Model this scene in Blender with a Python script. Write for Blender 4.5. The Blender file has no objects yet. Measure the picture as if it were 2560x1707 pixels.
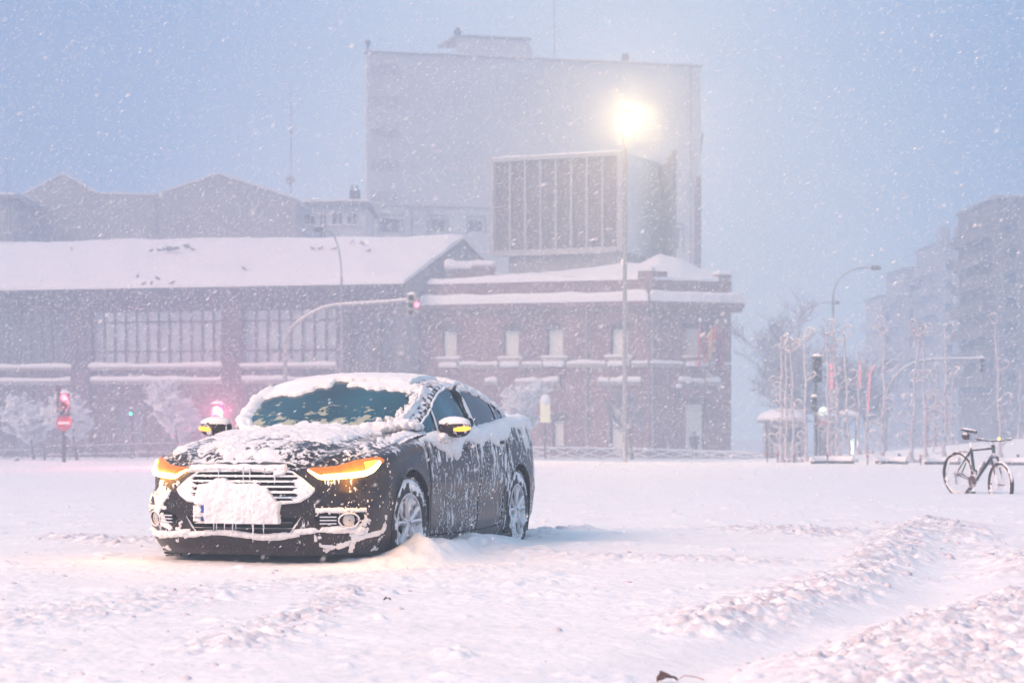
import bpy, bmesh, math, random
import numpy as np
from math import sin, cos, pi, radians, sqrt, atan2
from mathutils import Vector, Matrix

# ------------------------------------------------------------------ camera, light, exposure
SC = bpy.context.scene
COL = SC.collection
CAMZ, HOR, FPX, CX = 1.06, 1060.0, 6044.0, 1280.0
cd = bpy.data.cameras.new('camera'); cam = bpy.data.objects.new('camera', cd); COL.objects.link(cam)
cam.location = (0, 0, CAMZ); cam.rotation_euler = (pi / 2, 0, 0)
cd.sensor_width = 36.0; cd.lens = FPX / 2560 * 36.0
cd.shift_y = (HOR - 853.5) / 2560.0
cd.clip_start = 0.2; cd.clip_end = 2000
cd.dof.use_dof = True; cd.dof.focus_distance = 18.3; cd.dof.aperture_fstop = 4.5
SC.camera = cam

SUN_EL, SUN_ROT = radians(37), radians(235)
world = bpy.data.worlds.new('World'); SC.world = world; world.use_nodes = True
nt = world.node_tree; nt.nodes.clear()
wo = nt.nodes.new('ShaderNodeOutputWorld'); bg = nt.nodes.new('ShaderNodeBackground')
sky = nt.nodes.new('ShaderNodeTexSky'); sky.sky_type = 'NISHITA'; sky.sun_disc = False
sky.sun_elevation = radians(6); sky.sun_rotation = SUN_ROT; sky.air_density = 1.0; sky.dust_density = 1.0; sky.ozone_density = 3.0
mixs = nt.nodes.new('ShaderNodeMix'); mixs.data_type = 'RGBA'; mixs.blend_type = 'MIX'
mixs.inputs[0].default_value = 0.9
mixs.inputs[7].default_value = (2.9, 4.3, 6.2, 1)      # overcast dusk cloud, evenly blue
nt.links.new(sky.outputs[0], mixs.inputs[6])
# the cloud over the lit square is paler; it deepens to blue away from it
wtc = nt.nodes.new('ShaderNodeTexCoord'); wds = nt.nodes.new('ShaderNodeVectorMath'); wds.operation = 'DISTANCE'
wds.inputs[1].default_value = Vector((.03, 1, .075)).normalized(); nt.links.new(wtc.outputs['Generated'], wds.inputs[0])
wrp = nt.nodes.new('ShaderNodeValToRGB'); E_ = wrp.color_ramp.elements
E_[0].position = .0; E_[0].color = (1.0, 1.0, 1.0, 1); E_[1].position = 1.0; E_[1].color = (.30, .41, .53, 1)
for q_, c_ in ((.11, (.80, .90, 1.0)), (.19, (.20, .42, .74)), (.27, (.07, .24, .52)), (.6, (.24, .38, .55))):
    e_ = E_.new(q_); e_.color = c_ + (1,)
wml = nt.nodes.new('ShaderNodeVectorMath'); wml.operation = 'SCALE'; wml.inputs['Scale'].default_value = 10.0
nt.links.new(wds.outputs['Value'], wrp.inputs[0]); nt.links.new(wrp.outputs[0], wml.inputs[0]); nt.links.new(wml.outputs[0], mixs.inputs[7])
nt.links.new(mixs.outputs[2], bg.inputs[0])
bg.inputs[1].default_value = 0.115
nt.links.new(bg.outputs[0], wo.inputs[0])

sl = bpy.data.lights.new('sun', 'SUN'); sun = bpy.data.objects.new('sun', sl); COL.objects.link(sun)
sl.energy = 3.8; sl.angle = radians(34); sl.color = (1.0, 0.57, 0.38)
sun.rotation_euler = (Vector((sin(SUN_ROT) * cos(SUN_EL), cos(SUN_ROT) * cos(SUN_EL), sin(SUN_EL)))).to_track_quat('Z', 'Y').to_euler()

SC.view_settings.view_transform = 'Standard'; SC.view_settings.look = 'None'
SC.view_settings.exposure = 0.50; SC.view_settings.gamma = 1.0
cy = SC.cycles
cy.use_denoising = True; cy.max_bounces = 8; cy.diffuse_bounces = 3; cy.glossy_bounces = 3; cy.transmission_bounces = 4
cy.volume_bounces = 1; cy.transparent_max_bounces = 8; cy.sample_clamp_indirect = 6.0
cy.caustics_reflective = False; cy.caustics_refractive = False

# ------------------------------------------------------------------ helpers
rng = np.random.default_rng(7); RND = random.Random(7)
WLOC = {}

def at(px, py, Y):
    return Vector(((px - CX) / FPX * Y, Y, CAMZ + (HOR - py) / FPX * Y))

def tag(o, label=None, cat=None, group=None, kind=None):
    if label: o['label'] = label
    if cat: o['category'] = cat
    if group: o['group'] = group
    if kind: o['kind'] = kind
    return o

def empty(name, loc=(0, 0, 0), rz=0.0, label=None, cat=None, group=None, kind=None):
    o = bpy.data.objects.new(name, None); COL.objects.link(o); o.location = loc; o.rotation_euler.z = rz
    o.empty_display_size = 0.2
    WLOC[o.name] = Vector(loc) if abs(rz) < 1e-9 else Vector((0, 0, 0))
    return tag(o, label, cat, group, kind)

def copy_tree(o, parent=None):
    c = o.copy(); COL.objects.link(c); c.parent = parent
    for ch in list(o.children): copy_tree(ch, c)
    return c

class MB:
    def __init__(s): s.v = []; s.f = []; s.n = 0
    def add(s, V, F):
        V = np.asarray(V, float).reshape(-1, 3); s.v.append(V)
        b = s.n
        s.f.extend([tuple(int(i) + b for i in q) for q in F]); s.n += len(V)
        return s
    def box(s, x0, x1, y0, y1, z0, z1):
        V = [(x0, y0, z0), (x1, y0, z0), (x1, y1, z0), (x0, y1, z0), (x0, y0, z1), (x1, y0, z1), (x1, y1, z1), (x0, y1, z1)]
        return s.add(V, [(0, 3, 2, 1), (4, 5, 6, 7), (0, 1, 5, 4), (1, 2, 6, 5), (2, 3, 7, 6), (3, 0, 4, 7)])
    def hexa(s, V):
        return s.add(V, [(0, 3, 2, 1), (4, 5, 6, 7), (0, 1, 5, 4), (1, 2, 6, 5), (2, 3, 7, 6), (3, 0, 4, 7)])
    def prism(s, poly, z0, z1):      # poly = [(x,y)], vertical extrusion
        n = len(poly); V = [(x, y, z0) for x, y in poly] + [(x, y, z1) for x, y in poly]
        return s.add(V, [tuple(range(n))[::-1], tuple(range(n, 2 * n))] + [(i, (i + 1) % n, n + (i + 1) % n, n + i) for i in range(n)])
    def extrude(s, P, d):            # P = 3d polygon, d = offset vector
        n = len(P); d = Vector(d); V = [tuple(p) for p in P] + [tuple(Vector(p) + d) for p in P]
        return s.add(V, [tuple(range(n)), tuple(range(n, 2 * n))[::-1]] + [((i + 1) % n, i, n + i, n + (i + 1) % n) for i in range(n)])
    def tube(s, P, R, n=8, cap=True):
        P = [Vector(p) for p in P]
        if not hasattr(R, '__len__'): R = [R] * len(P)
        V = []; F = []; up = None
        for i, p in enumerate(P):
            t = (P[min(i + 1, len(P) - 1)] - P[max(i - 1, 0)]).normalized()
            if up is None:
                up = Vector((0, 0, 1)) if abs(t.z) < 0.9 else Vector((1, 0, 0))
            a = t.cross(up); 
            if a.length < 1e-5: a = t.cross(Vector((0, 1, 0)))
            a.normalize(); b = t.cross(a).normalized(); up = -b if False else up
            for k in range(n):
                q = 2 * pi * k / n; V.append(p + (a * cos(q) + b * sin(q)) * R[i])
        for i in range(len(P) - 1):
            for k in range(n):
                k2 = (k + 1) % n; F.append((i * n + k, i * n + k2, (i + 1) * n + k2, (i + 1) * n + k))
        if cap:
            F.append(tuple(range(n))); F.append(tuple(range((len(P) - 1) * n, len(P) * n))[::-1])
        return s.add([tuple(v) for v in V], F)
    def blob(s, c, r, seed=0, lump=0.25, sub=1, M=None):
        V0, F0 = ICO[sub]
        rr = np.random.default_rng(seed)
        V = V0 * (1 + lump * (rr.random((len(V0), 1)) - .5) * 2) * np.asarray(r)
        if M is not None: V = V @ np.array(M).T
        return s.add(V + np.asarray(c), F0)
    def build(s, name, mat, parent=None, smooth=False, label=None, cat=None, group=None, kind=None, sharp=None):
        V = np.concatenate(s.v) if s.v else np.zeros((0, 3))
        if parent is not None: V = V - np.array(WLOC.get(parent.name, Vector((0, 0, 0))))
        me = bpy.data.meshes.new(name)
        me.from_pydata(V.tolist() if len(V) < 400000 else V, [], s.f)
        me.materials.append(mat)
        if smooth:
            me.polygons.foreach_set('use_smooth', [True] * len(me.polygons))
            if sharp is not None:
                try: me.set_sharp_from_angle(angle=radians(sharp))
                except Exception: pass
        me.update()
        o = bpy.data.objects.new(name, me); COL.objects.link(o); o.parent = parent
        WLOC[o.name] = WLOC.get(parent.name, Vector((0, 0, 0))) if parent is not None else Vector((0, 0, 0))
        return tag(o, label, cat, group, kind)

def _ico(sub):
    bm = bmesh.new(); bmesh.ops.create_icosphere(bm, subdivisions=sub, radius=1)
    V = np.array([v.co[:] for v in bm.verts]); F = [tuple(v.index for v in f.verts) for f in bm.faces]; bm.free(); return V, F
ICO = {k: _ico(k) for k in (1, 2, 3)}

def hash2(ix, iy, seed):
    h = (ix.astype(np.int64) * 374761393 + iy.astype(np.int64) * 668265263 + seed * 1442695041) & 0xFFFFFFFF
    h = ((h ^ (h >> 13)) * 1274126177) & 0xFFFFFFFF
    h = h ^ (h >> 16)
    return (h & 0xFFFFFF) / float(0xFFFFFF)
def vnoise(x, y, seed=0):
    x = np.asarray(x, float); y = np.asarray(y, float)
    ix = np.floor(x); iy = np.floor(y); fx = x - ix; fy = y - iy
    u = fx * fx * (3 - 2 * fx); v = fy * fy * (3 - 2 * fy)
    a = hash2(ix, iy, seed); b = hash2(ix + 1, iy, seed); c = hash2(ix, iy + 1, seed); d = hash2(ix + 1, iy + 1, seed)
    return (a * (1 - u) + b * u) * (1 - v) + (c * (1 - u) + d * u) * v
def fbm(x, y, seed=0, o=4, g=0.5):
    s = 0; a = 1; t = 0
    for k in range(o):
        s = s + a * vnoise(np.asarray(x) * 2 ** k + 17.3 * k, np.asarray(y) * 2 ** k - 9.1 * k, seed + k); t += a; a *= g
    return s / t
def sstep(a, b, x):
    t = np.clip((np.asarray(x, float) - a) / (b - a), 0, 1); return t * t * (3 - 2 * t)

# ------------------------------------------------------------------ materials
def nodes_of(m): m.use_nodes = True; return m.node_tree, m.node_tree.nodes['Principled BSDF']
def mat(name, col, rough=0.7, var=0.25, scale=4.0, bump=0.0, bscale=20.0, metal=0.0, snow=0.0, snow_scale=3.0, spec=0.5, emit=None, estr=0.0, snow_lo=0.35, streak=0.0):
    m = bpy.data.materials.new(name); nt, p = nodes_of(m); L = nt.links; N = nt.nodes
    tc = N.new('ShaderNodeTexCoord')
    no = N.new('ShaderNodeTexNoise'); no.inputs['Scale'].default_value = scale; no.inputs['Detail'].default_value = 5
    L.new(tc.outputs['Object'], no.inputs['Vector'])
    rp = N.new('ShaderNodeValToRGB')
    rp.color_ramp.elements[0].position = 0.3; rp.color_ramp.elements[1].position = 0.7
    rp.color_ramp.elements[0].color = tuple(c * (1 - var) for c in col) + (1,)
    rp.color_ramp.elements[1].color = tuple(min(1, c * (1 + var)) for c in col) + (1,)
    L.new(no.outputs[0], rp.inputs[0])
    out = rp.outputs[0]; rgh = None
    if snow > 0:
        ge = N.new('ShaderNodeNewGeometry'); sx = N.new('ShaderNodeSeparateXYZ'); L.new(ge.outputs['Normal'], sx.inputs[0])
        n2 = N.new('ShaderNodeTexNoise'); n2.inputs['Scale'].default_value = snow_scale; n2.inputs['Detail'].default_value = 6
        mp = N.new('ShaderNodeMapping'); mp.inputs['Scale'].default_value = (1, 1, 1 - streak)
        L.new(tc.outputs['Object'], mp.inputs[0]); L.new(mp.outputs[0], n2.inputs['Vector'])
        ad = N.new('ShaderNodeMath'); ad.operation = 'MULTIPLY_ADD'; ad.inputs[1].default_value = 0.6; L.new(sx.outputs[2], ad.inputs[0]); L.new(n2.outputs[0], ad.inputs[2])
        mr = N.new('ShaderNodeMapRange'); mr.inputs[1].default_value = 1 - snow + snow_lo - 0.35; mr.inputs[2].default_value = 1 - snow + snow_lo - 0.25
        L.new(ad.outputs[0], mr.inputs[0])
        mx = N.new('ShaderNodeMix'); mx.data_type = 'RGBA'; L.new(mr.outputs[0], mx.inputs[0]); L.new(out, mx.inputs[6]); mx.inputs[7].default_value = (.86, .87, .9, 1)
        out = mx.outputs[2]
        mr2 = N.new('ShaderNodeMapRange'); mr2.inputs[3].default_value = rough; mr2.inputs[4].default_value = 0.8; L.new(mr.outputs[0], mr2.inputs[0]); L.new(mr2.outputs[0], p.inputs['Roughness'])
        if metal > 0:
            mr3 = N.new('ShaderNodeMapRange'); mr3.inputs[3].default_value = metal; mr3.inputs[4].default_value = 0; L.new(mr.outputs[0], mr3.inputs[0]); L.new(mr3.outputs[0], p.inputs['Metallic'])
    else:
        p.inputs['Metallic'].default_value = metal
    L.new(out, p.inputs['Base Color'])
    if snow <= 0: p.inputs['Roughness'].default_value = rough
    p.inputs['Specular IOR Level'].default_value = spec
    if bump > 0:
        n3 = N.new('ShaderNodeTexNoise'); n3.inputs['Scale'].default_value = bscale; n3.inputs['Detail'].default_value = 6; L.new(tc.outputs['Object'], n3.inputs['Vector'])
        b = N.new('ShaderNodeBump'); b.inputs['Strength'].default_value = 1.0; b.inputs['Distance'].default_value = bump; L.new(n3.outputs[0], b.inputs['Height']); L.new(b.outputs[0], p.inputs['Normal'])
    if emit is not None:
        p.inputs['Emission Color'].default_value = tuple(emit) + (1,); p.inputs['Emission Strength'].default_value = estr
    return m
def brick(name, c1, c2, mortar, scale=1.0, snow=0.0):
    m = bpy.data.materials.new(name); nt, p = nodes_of(m); L = nt.links; N = nt.nodes
    ge = N.new('ShaderNodeNewGeometry'); sx = N.new('ShaderNodeSeparateXYZ'); L.new(ge.outputs['Position'], sx.inputs[0])
    ad = N.new('ShaderNodeMath'); ad.operation = 'SUBTRACT'; L.new(sx.outputs[0], ad.inputs[0]); L.new(sx.outputs[1], ad.inputs[1])
    cb = N.new('ShaderNodeCombineXYZ'); L.new(ad.outputs[0], cb.inputs[0]); L.new(sx.outputs[2], cb.inputs[1])
    br = N.new('ShaderNodeTexBrick'); br.inputs['Scale'].default_value = scale; br.inputs['Color1'].default_value = c1 + (1,); br.inputs['Color2'].default_value = c2 + (1,)
    br.inputs['Mortar'].default_value = mortar + (1,); br.inputs['Mortar Size'].default_value = 0.02; L.new(cb.outputs[0], br.inputs['Vector'])
    no = N.new('ShaderNodeTexNoise'); no.inputs['Scale'].default_value = 0.5; no.inputs['Detail'].default_value = 8; L.new(ge.outputs['Position'], no.inputs['Vector'])
    mr = N.new('ShaderNodeMapRange'); mr.inputs[1].default_value = .3; mr.inputs[2].default_value = .7; mr.inputs[3].default_value = .65; mr.inputs[4].default_value = 1.35; L.new(no.outputs[0], mr.inputs[0])
    mx = N.new('ShaderNodeMix'); mx.data_type = 'RGBA'; mx.blend_type = 'MULTIPLY'; mx.inputs[0].default_value = 1; L.new(br.outputs[0], mx.inputs[6]); L.new(mr.outputs[0], mx.inputs[7])
    out = mx.outputs[2]
    # wind-blown snow stuck to the wall
    n2 = N.new('ShaderNodeTexNoise'); n2.inputs['Scale'].default_value = 2.2; n2.inputs['Detail'].default_value = 9; n2.inputs['Roughness'].default_value = .75; L.new(ge.outputs['Position'], n2.inputs['Vector'])
    m2 = N.new('ShaderNodeMapRange'); m2.inputs[1].default_value = .62 - snow; m2.inputs[2].default_value = .74 - snow; m2.inputs[4].default_value = .8; L.new(n2.outputs[0], m2.inputs[0])
    mx2 = N.new('ShaderNodeMix'); mx2.data_type = 'RGBA'; L.new(m2.outputs[0], mx2.inputs[0]); L.new(out, mx2.inputs[6]); mx2.inputs[7].default_value = (.8, .81, .84, 1)
    L.new(mx2.outputs[2], p.inputs['Base Color']); p.inputs['Roughness'].default_value = .9
    return m
def emis(name, col, s):
    m = bpy.data.materials.new(name); nt, p = nodes_of(m)
    p.inputs['Base Color'].default_value = (col[0] * .5, col[1] * .5, col[2] * .5, 1)
    p.inputs['Emission Color'].default_value = tuple(col) + (1,); p.inputs['Emission Strength'].default_value = s
    return m
def snowmat(name, col=(.86, .87, .90), bump=0.01, bscale=30.0, bump2=0.0, sss=0.0):
    m = bpy.data.materials.new(name); nt, p = nodes_of(m); L = nt.links; N = nt.nodes
    tc = N.new('ShaderNodeTexCoord')
    no = N.new('ShaderNodeTexNoise'); no.inputs['Scale'].default_value = bscale; no.inputs['Detail'].default_value = 8; no.inputs['Roughness'].default_value = .65
    L.new(tc.outputs['Object'], no.inputs['Vector'])
    b = N.new('ShaderNodeBump'); b.inputs['Distance'].default_value = bump; b.inputs['Strength'].default_value = 1; L.new(no.outputs[0], b.inputs['Height'])
    rp = N.new('ShaderNodeValToRGB'); rp.color_ramp.elements[0].position = .3; rp.color_ramp.elements[1].position = .7
    n4 = N.new('ShaderNodeTexNoise'); n4.inputs['Scale'].default_value = bscale * .12; n4.inputs['Detail'].default_value = 4; L.new(tc.outputs['Object'], n4.inputs['Vector'])
    rp.color_ramp.elements[0].color = tuple(c * .95 for c in col) + (1,); rp.color_ramp.elements[1].color = tuple(min(1, c * 1.03) for c in col) + (1,)
    L.new(n4.outputs[0], rp.inputs[0]); L.new(rp.outputs[0], p.inputs['Base Color'])
    L.new(b.outputs[0], p.inputs['Normal']); p.inputs['Roughness'].default_value = .65; p.inputs['Specular IOR Level'].default_value = .3
    if sss > 0:
        p.inputs['Subsurface Weight'].default_value = sss; p.inputs['Subsurface Radius'].default_value = (.03, .035, .04); p.inputs['Subsurface Scale'].default_value = 0.6
    return m

M = {}
M['snow'] = snowmat('snow', bump=.012, bscale=14)
M['dirty_snow'] = snowmat('dirty_snow', (.66, .64, .70), bump=.006, bscale=50)
M['ground_snow'] = snowmat('ground_snow', bump=.012, bscale=14)
_nt = M['ground_snow'].node_tree; _p = _nt.nodes['Principled BSDF']; _l = _p.inputs['Base Color'].links[0].from_socket
_a = _nt.nodes.new('ShaderNodeAttribute'); _a.attribute_name = 'churn'; _tc = _nt.nodes.new('ShaderNodeTexCoord'); _n = _nt.nodes.new('ShaderNodeTexNoise'); _n.inputs['Scale'].default_value = 9; _n.inputs['Detail'].default_value = 7; _nt.links.new(_tc.outputs['Object'], _n.inputs['Vector'])
_r = _nt.nodes.new('ShaderNodeMapRange'); _r.inputs[1].default_value = .42; _r.inputs[2].default_value = .62; _nt.links.new(_n.outputs[0], _r.inputs[0])
_m = _nt.nodes.new('ShaderNodeMath'); _m.operation = 'MULTIPLY'; _nt.links.new(_r.outputs[0], _m.inputs[0]); _nt.links.new(_a.outputs['Fac'], _m.inputs[1])
_x = _nt.nodes.new('ShaderNodeMix'); _x.data_type = 'RGBA'; _nt.links.new(_m.outputs[0], _x.inputs[0]); _nt.links.new(_l, _x.inputs[6]); _x.inputs[7].default_value = (.56, .53, .60, 1); _nt.links.new(_x.outputs[2], _p.inputs['Base Color'])
M['snow_fine'] = snowmat('snow_fine', bump=.006, bscale=60)
M['snow_roof'] = snowmat('snow_roof', bump=.05, bscale=1.2)
M['brick'] = brick('station_brick', (.17, .075, .085), (.23, .105, .11), (.28, .22, .23), 1.6, .02)
M['brick_dark'] = brick('hall_brick', (.045, .032, .050), (.07, .045, .06), (.15, .13, .13), 1.6, .0)
M['stone'] = mat('pale_stone', (.36, .31, .28), .85, .15, 2)
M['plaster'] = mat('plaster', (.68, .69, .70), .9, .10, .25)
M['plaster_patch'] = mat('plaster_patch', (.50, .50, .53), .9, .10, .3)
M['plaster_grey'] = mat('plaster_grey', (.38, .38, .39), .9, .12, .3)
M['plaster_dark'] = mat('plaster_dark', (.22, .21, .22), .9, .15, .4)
M['panel'] = mat('billboard_back', (.10, .065, .07), .7, .25, 1.2)
M['metal_grey'] = mat('galvanised', (.33, .34, .36), .45, .12, 6, metal=.4)
M['metal_dark'] = mat('dark_steel', (.035, .035, .04), .5, .2, 8)
M['frame_dark'] = mat('window_steel', (.04, .035, .05), .6, .2, 8)
M['glass_pale'] = mat('frosted_glass', (.38, .42, .46), .25, .25, 1.2)
M['glass_dark'] = mat('dim_glass', (.10, .12, .16), .2, .3, 1.5)
M['blind'] = mat('pale_blind', (.72, .74, .68), .8, .06, 2)
M['bark'] = mat('bark', (.07, .055, .05), .9, .3, 10)
M['red_paint'] = mat('red_paint', (.38, .02, .035), .4, .1, 5)
M['white_paint'] = mat('white_paint', (.8, .8, .8), .4, .05, 5)
# ------------------------------------------------------------------ ground: one snow sheet
def polyline_dist(X, Y, pts):
    d = np.full(X.shape, 1e9)
    for (x0, y0), (x1, y1) in zip(pts[:-1], pts[1:]):
        dx, dy = x1 - x0, y1 - y0; L = dx * dx + dy * dy
        t = np.clip(((X - x0) * dx + (Y - y0) * dy) / L, 0, 1)
        d = np.minimum(d, np.hypot(X - x0 - t * dx, (Y - y0 - t * dy)))
    return d
def gp(px, py, z=.08):
    Y = (CAMZ - z) * FPX / (py - HOR); return ((px - CX) / FPX * Y, Y)
RIDGES = [([gp(2290, 1315), gp(2270, 1370), gp(2160, 1435), gp(1960, 1505), gp(1740, 1570)], .28, .12, 1.0),
          ([gp(2310, 1305), gp(2420, 1350), gp(2490, 1395), gp(2640, 1430)], .42, .11, 1.0),
          ([gp(2640, 1475), gp(2430, 1530), gp(2240, 1575), gp(2020, 1640)], .42, .09, 1.0),
          ([gp(2640, 1560), gp(2480, 1600), gp(2330, 1660), gp(2200, 1740)], .5, .06, 1.0),
          ([gp(1900, 1325), gp(1990, 1330), gp(2060, 1345)], .5, .07, 1.0),
          ([gp(1900, 1410), gp(1700, 1405), gp(1450, 1400), gp(1250, 1385)], .35, .035, .6),
          ([gp(1200, 1420), gp(900, 1430), gp(600, 1470), gp(250, 1520), gp(-40, 1560)], .35, .03, .5),
          ([gp(900, 1480), gp(660, 1580), gp(540, 1620)], .2, .04, .8),
          ([gp(1300, 1345), gp(1380, 1330), gp(1440, 1328)], .2, .05, .9),
          ([gp(180, 1350), gp(300, 1365), gp(390, 1362)], .3, .06, .9),
          ([gp(980, 1406), gp(1060, 1376), gp(1140, 1366)], .22, .09, .5)]
TROUGHS = [([gp(2400, 1350), gp(2390, 1410), gp(2280, 1490), gp(1990, 1580), gp(1600, 1690)], .33, -.07),
           ([gp(2520, 1345), gp(2700, 1390)], .5, -.05),
           ([gp(1250, 1345), gp(1600, 1350), gp(1900, 1370)], .5, -.03),
           ([gp(1300, 1400), gp(700, 1440), gp(-20, 1490)], .3, -.03)]
def base_h(X, Y):
    z = np.interp(Y, [-12, 8, 20, 40, 80, 110, 150, 420], [.06, .07, .09, -.01, -.25, -.60, -1.0, -3.0])
    crest = np.interp(X, [9, 14, 21, 40], [0., .30, .95, 1.3])
    z = z + crest * np.exp(-((Y - 103) / 11.0) ** 2)
    z = z + .5 * sstep(-10, -40, X) * 0
    return z
CH = {}
def ground_h(X, Y, detail=True):
    X = np.asarray(X, float); Y = np.asarray(Y, float)
    z = base_h(X, Y)
    far = np.clip(Y / 40, 1, 4)
    z = z + (fbm(X / 5, Y / 5, 3, 3) - .5) * .10 + (fbm(X / 1.3, Y / 1.3, 5, 3) - .5) * .03
    z = z + (fbm(X / 14, Y / 14, 41, 2) - .5) * .16 * sstep(30, 60, Y)
    if detail:
        near = sstep(60, 25, Y)
        pile = np.zeros_like(z)
        for pts, w, h, r in RIDGES:
            wob = w * (.6 + .9 * vnoise(X * 1.7, Y * 1.7, 77))
            g = np.exp(-(polyline_dist(X, Y, pts) / wob) ** 2)
            z = z + h * .30 * g * (.1 + 1.5 * vnoise(X * 3, Y * 3, 21)); pile = np.maximum(pile, g * r)
        for pts, w, h in TROUGHS:
            g = np.exp(-(polyline_dist(X, Y, pts) / w) ** 2); z = z + h * g
            pile = pile * (1 - .55 * g)
        rough = .09 + .34 * sstep(18.0, 14.5, Y + .25 * X) * vnoise(X * .8, Y * .6, 9)
        smooth_lane = np.exp(-(polyline_dist(X, Y, TROUGHS[0][0]) / .45) ** 2)
        CH['v'] = np.clip(pile, 0, 1) * near
        amp = np.clip(rough * (1 - smooth_lane) + 1.0 * pile, 0, 1.1) * near
        n1 = fbm(X * 6.5 + Y * 1.5, Y * 8 - X, 31, 4, .6); n2 = fbm(X * 20, Y * 20, 35, 3, .55)
        clod = np.abs(n1 - .5) * 2; clod = 1 - clod
        z = z + amp * (.085 * (n1 - .45) + .05 * (clod - .6) + .06 * (n2 - .5))
        # sparse little lumps everywhere
        l = vnoise(X * 4.3, Y * 4.3, 51); z = z + near * .03 * sstep(.80, .95, l) * vnoise(X * 22, Y * 22, 8)
        # wind crust on the even parts
        z = z + near * .006 * (fbm(X * 3 + Y * .6, Y * 9, 61, 3) - .5)
    # the car has ploughed in: bank of snow along its side, slight scoop at the front
    c, s_ = cos(-CAR_ROT), sin(-CAR_ROT)
    lx = (X - CAR_LOC[0]) * c - (Y - CAR_LOC[1]) * s_; ly = (X - CAR_LOC[0]) * s_ + (Y - CAR_LOC[1]) * c
    inside = sstep(1.15, .8, np.abs(lx)) * sstep(2.75, 2.35, np.abs(ly))
    z = z * (1 - inside) + inside * np.minimum(z, .12)
    bank = np.exp(-((lx + 1.12) / .16) ** 2) * sstep(2.1, 1.6, ly) * sstep(-1.0, .6, ly)
    z = z + bank * (.045 + .07 * fbm(X * 5, Y * 5, 15, 3))
    hump = np.exp(-((lx + .98) / .22) ** 2 - ((ly - 1.55) / .30) ** 2)
    z = z + hump * (.02 + .14 * vnoise(X * 9, Y * 9, 16))
    bank2 = np.exp(-((lx + .93) / .2) ** 2) * sstep(-.9, -.5, ly) * sstep(.9, .2, ly)
    z = z + .06 * bank2
    return z
CAR_LOC, CAR_ROT = (-1.213, 19.15), radians(164.0)

def make_ground():
    rows = [-12, -8, -4, 0, 3, 5, 6.5, 7.5, 8.2]
    y = 8.8
    while y < 620:
        rows.append(y); y += .017 * (y / 9) ** 1.35
    rows = np.array(rows)
    a = np.concatenate([np.linspace(-1.1, -.24, 40)[:-1], np.linspace(-.24, .24, 1000), np.linspace(.24, 1.1, 40)[1:]])
    A, Y = np.meshgrid(a, rows); X = A * (Y + 13)
    Z = ground_h(X, Y)
    V = np.stack([X, Y, Z], -1).reshape(-1, 3)
    nr, nc = X.shape
    idx = np.arange(nr * nc).reshape(nr, nc)
    F = np.stack([idx[:-1, :-1], idx[:-1, 1:], idx[1:, 1:], idx[1:, :-1]], -1).reshape(-1, 4)
    me = bpy.data.meshes.new('snow_ground')
    me.vertices.add(len(V)); me.vertices.foreach_set('co', V.ravel().astype(np.float32))
    me.loops.add(F.size); me.loops.foreach_set('vertex_index', F.ravel().astype(np.int32))
    me.polygons.add(len(F)); me.polygons.foreach_set('loop_start', np.arange(0, F.size, 4, dtype=np.int32))
    me.polygons.foreach_set('use_smooth', np.ones(len(F), bool))
    me.materials.append(M['ground_snow']); me.update(); me.validate()
    at_ = me.attributes.new('churn', 'FLOAT', 'POINT'); at_.data.foreach_set('value', CH['v'].ravel().astype(np.float32))
    o = bpy.data.objects.new('snow_ground', me); COL.objects.link(o)
    tag(o, kind='structure')
    return o
make_ground()

def gz(x, y): return float(ground_h(np.array([x]), np.array([y]), False)[0])
# loose broken clods thrown up along the wheel ruts
def make_clods():
    mb = MB(); r = np.random.default_rng(5); V0, F0 = ICO[1]; F0 = np.array(F0); Vs = []; Fs = []; n = 0
    pts = []
    for (P, w, h, rr), cnt in zip(RIDGES, (120, 110, 95, 60, 35, 30, 30, 30, 20, 40, 20)):
        P = np.array(P); seg = np.hypot(*(P[1:] - P[:-1]).T); cs = np.concatenate([[0], np.cumsum(seg)])
        for _ in range(cnt):
            s = r.random() * cs[-1]; x = np.interp(s, cs, P[:, 0]) + r.normal() * w * .8; y = np.interp(s, cs, P[:, 1]) + r.normal() * w * .8
            pts.append((x, y, .006 + .030 * r.random() ** 2.6 * rr))
    for _ in range(160):
        y = 9.3 + 9 * r.random() ** 1.4; x = (r.random() * 2 - 1) * .23 * y; pts.append((x, y, .005 + .022 * r.random() ** 4))
    pts = np.array(pts); z = ground_h(pts[:, 0], pts[:, 1])
    for (x, y, s), zz in zip(pts, z):
        V = V0 * (1 + .5 * (r.random((len(V0), 1)) - .5)) * s * (.7 + .7 * r.random(3)) ; V[:, 2] *= .8
        Vs.append(V + (x, y, zz - s * .15)); Fs.append(F0 + n); n += len(V0)
    mb.v = [np.concatenate(Vs)]; mb.f = [tuple(int(i) for i in f) for f in np.concatenate(Fs)]; mb.n = n
    mb.build('snow_clods', M['dirty_snow'], smooth=True, label='loose broken clods of snow along the wheel ruts', kind='stuff')
make_clods()
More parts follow.
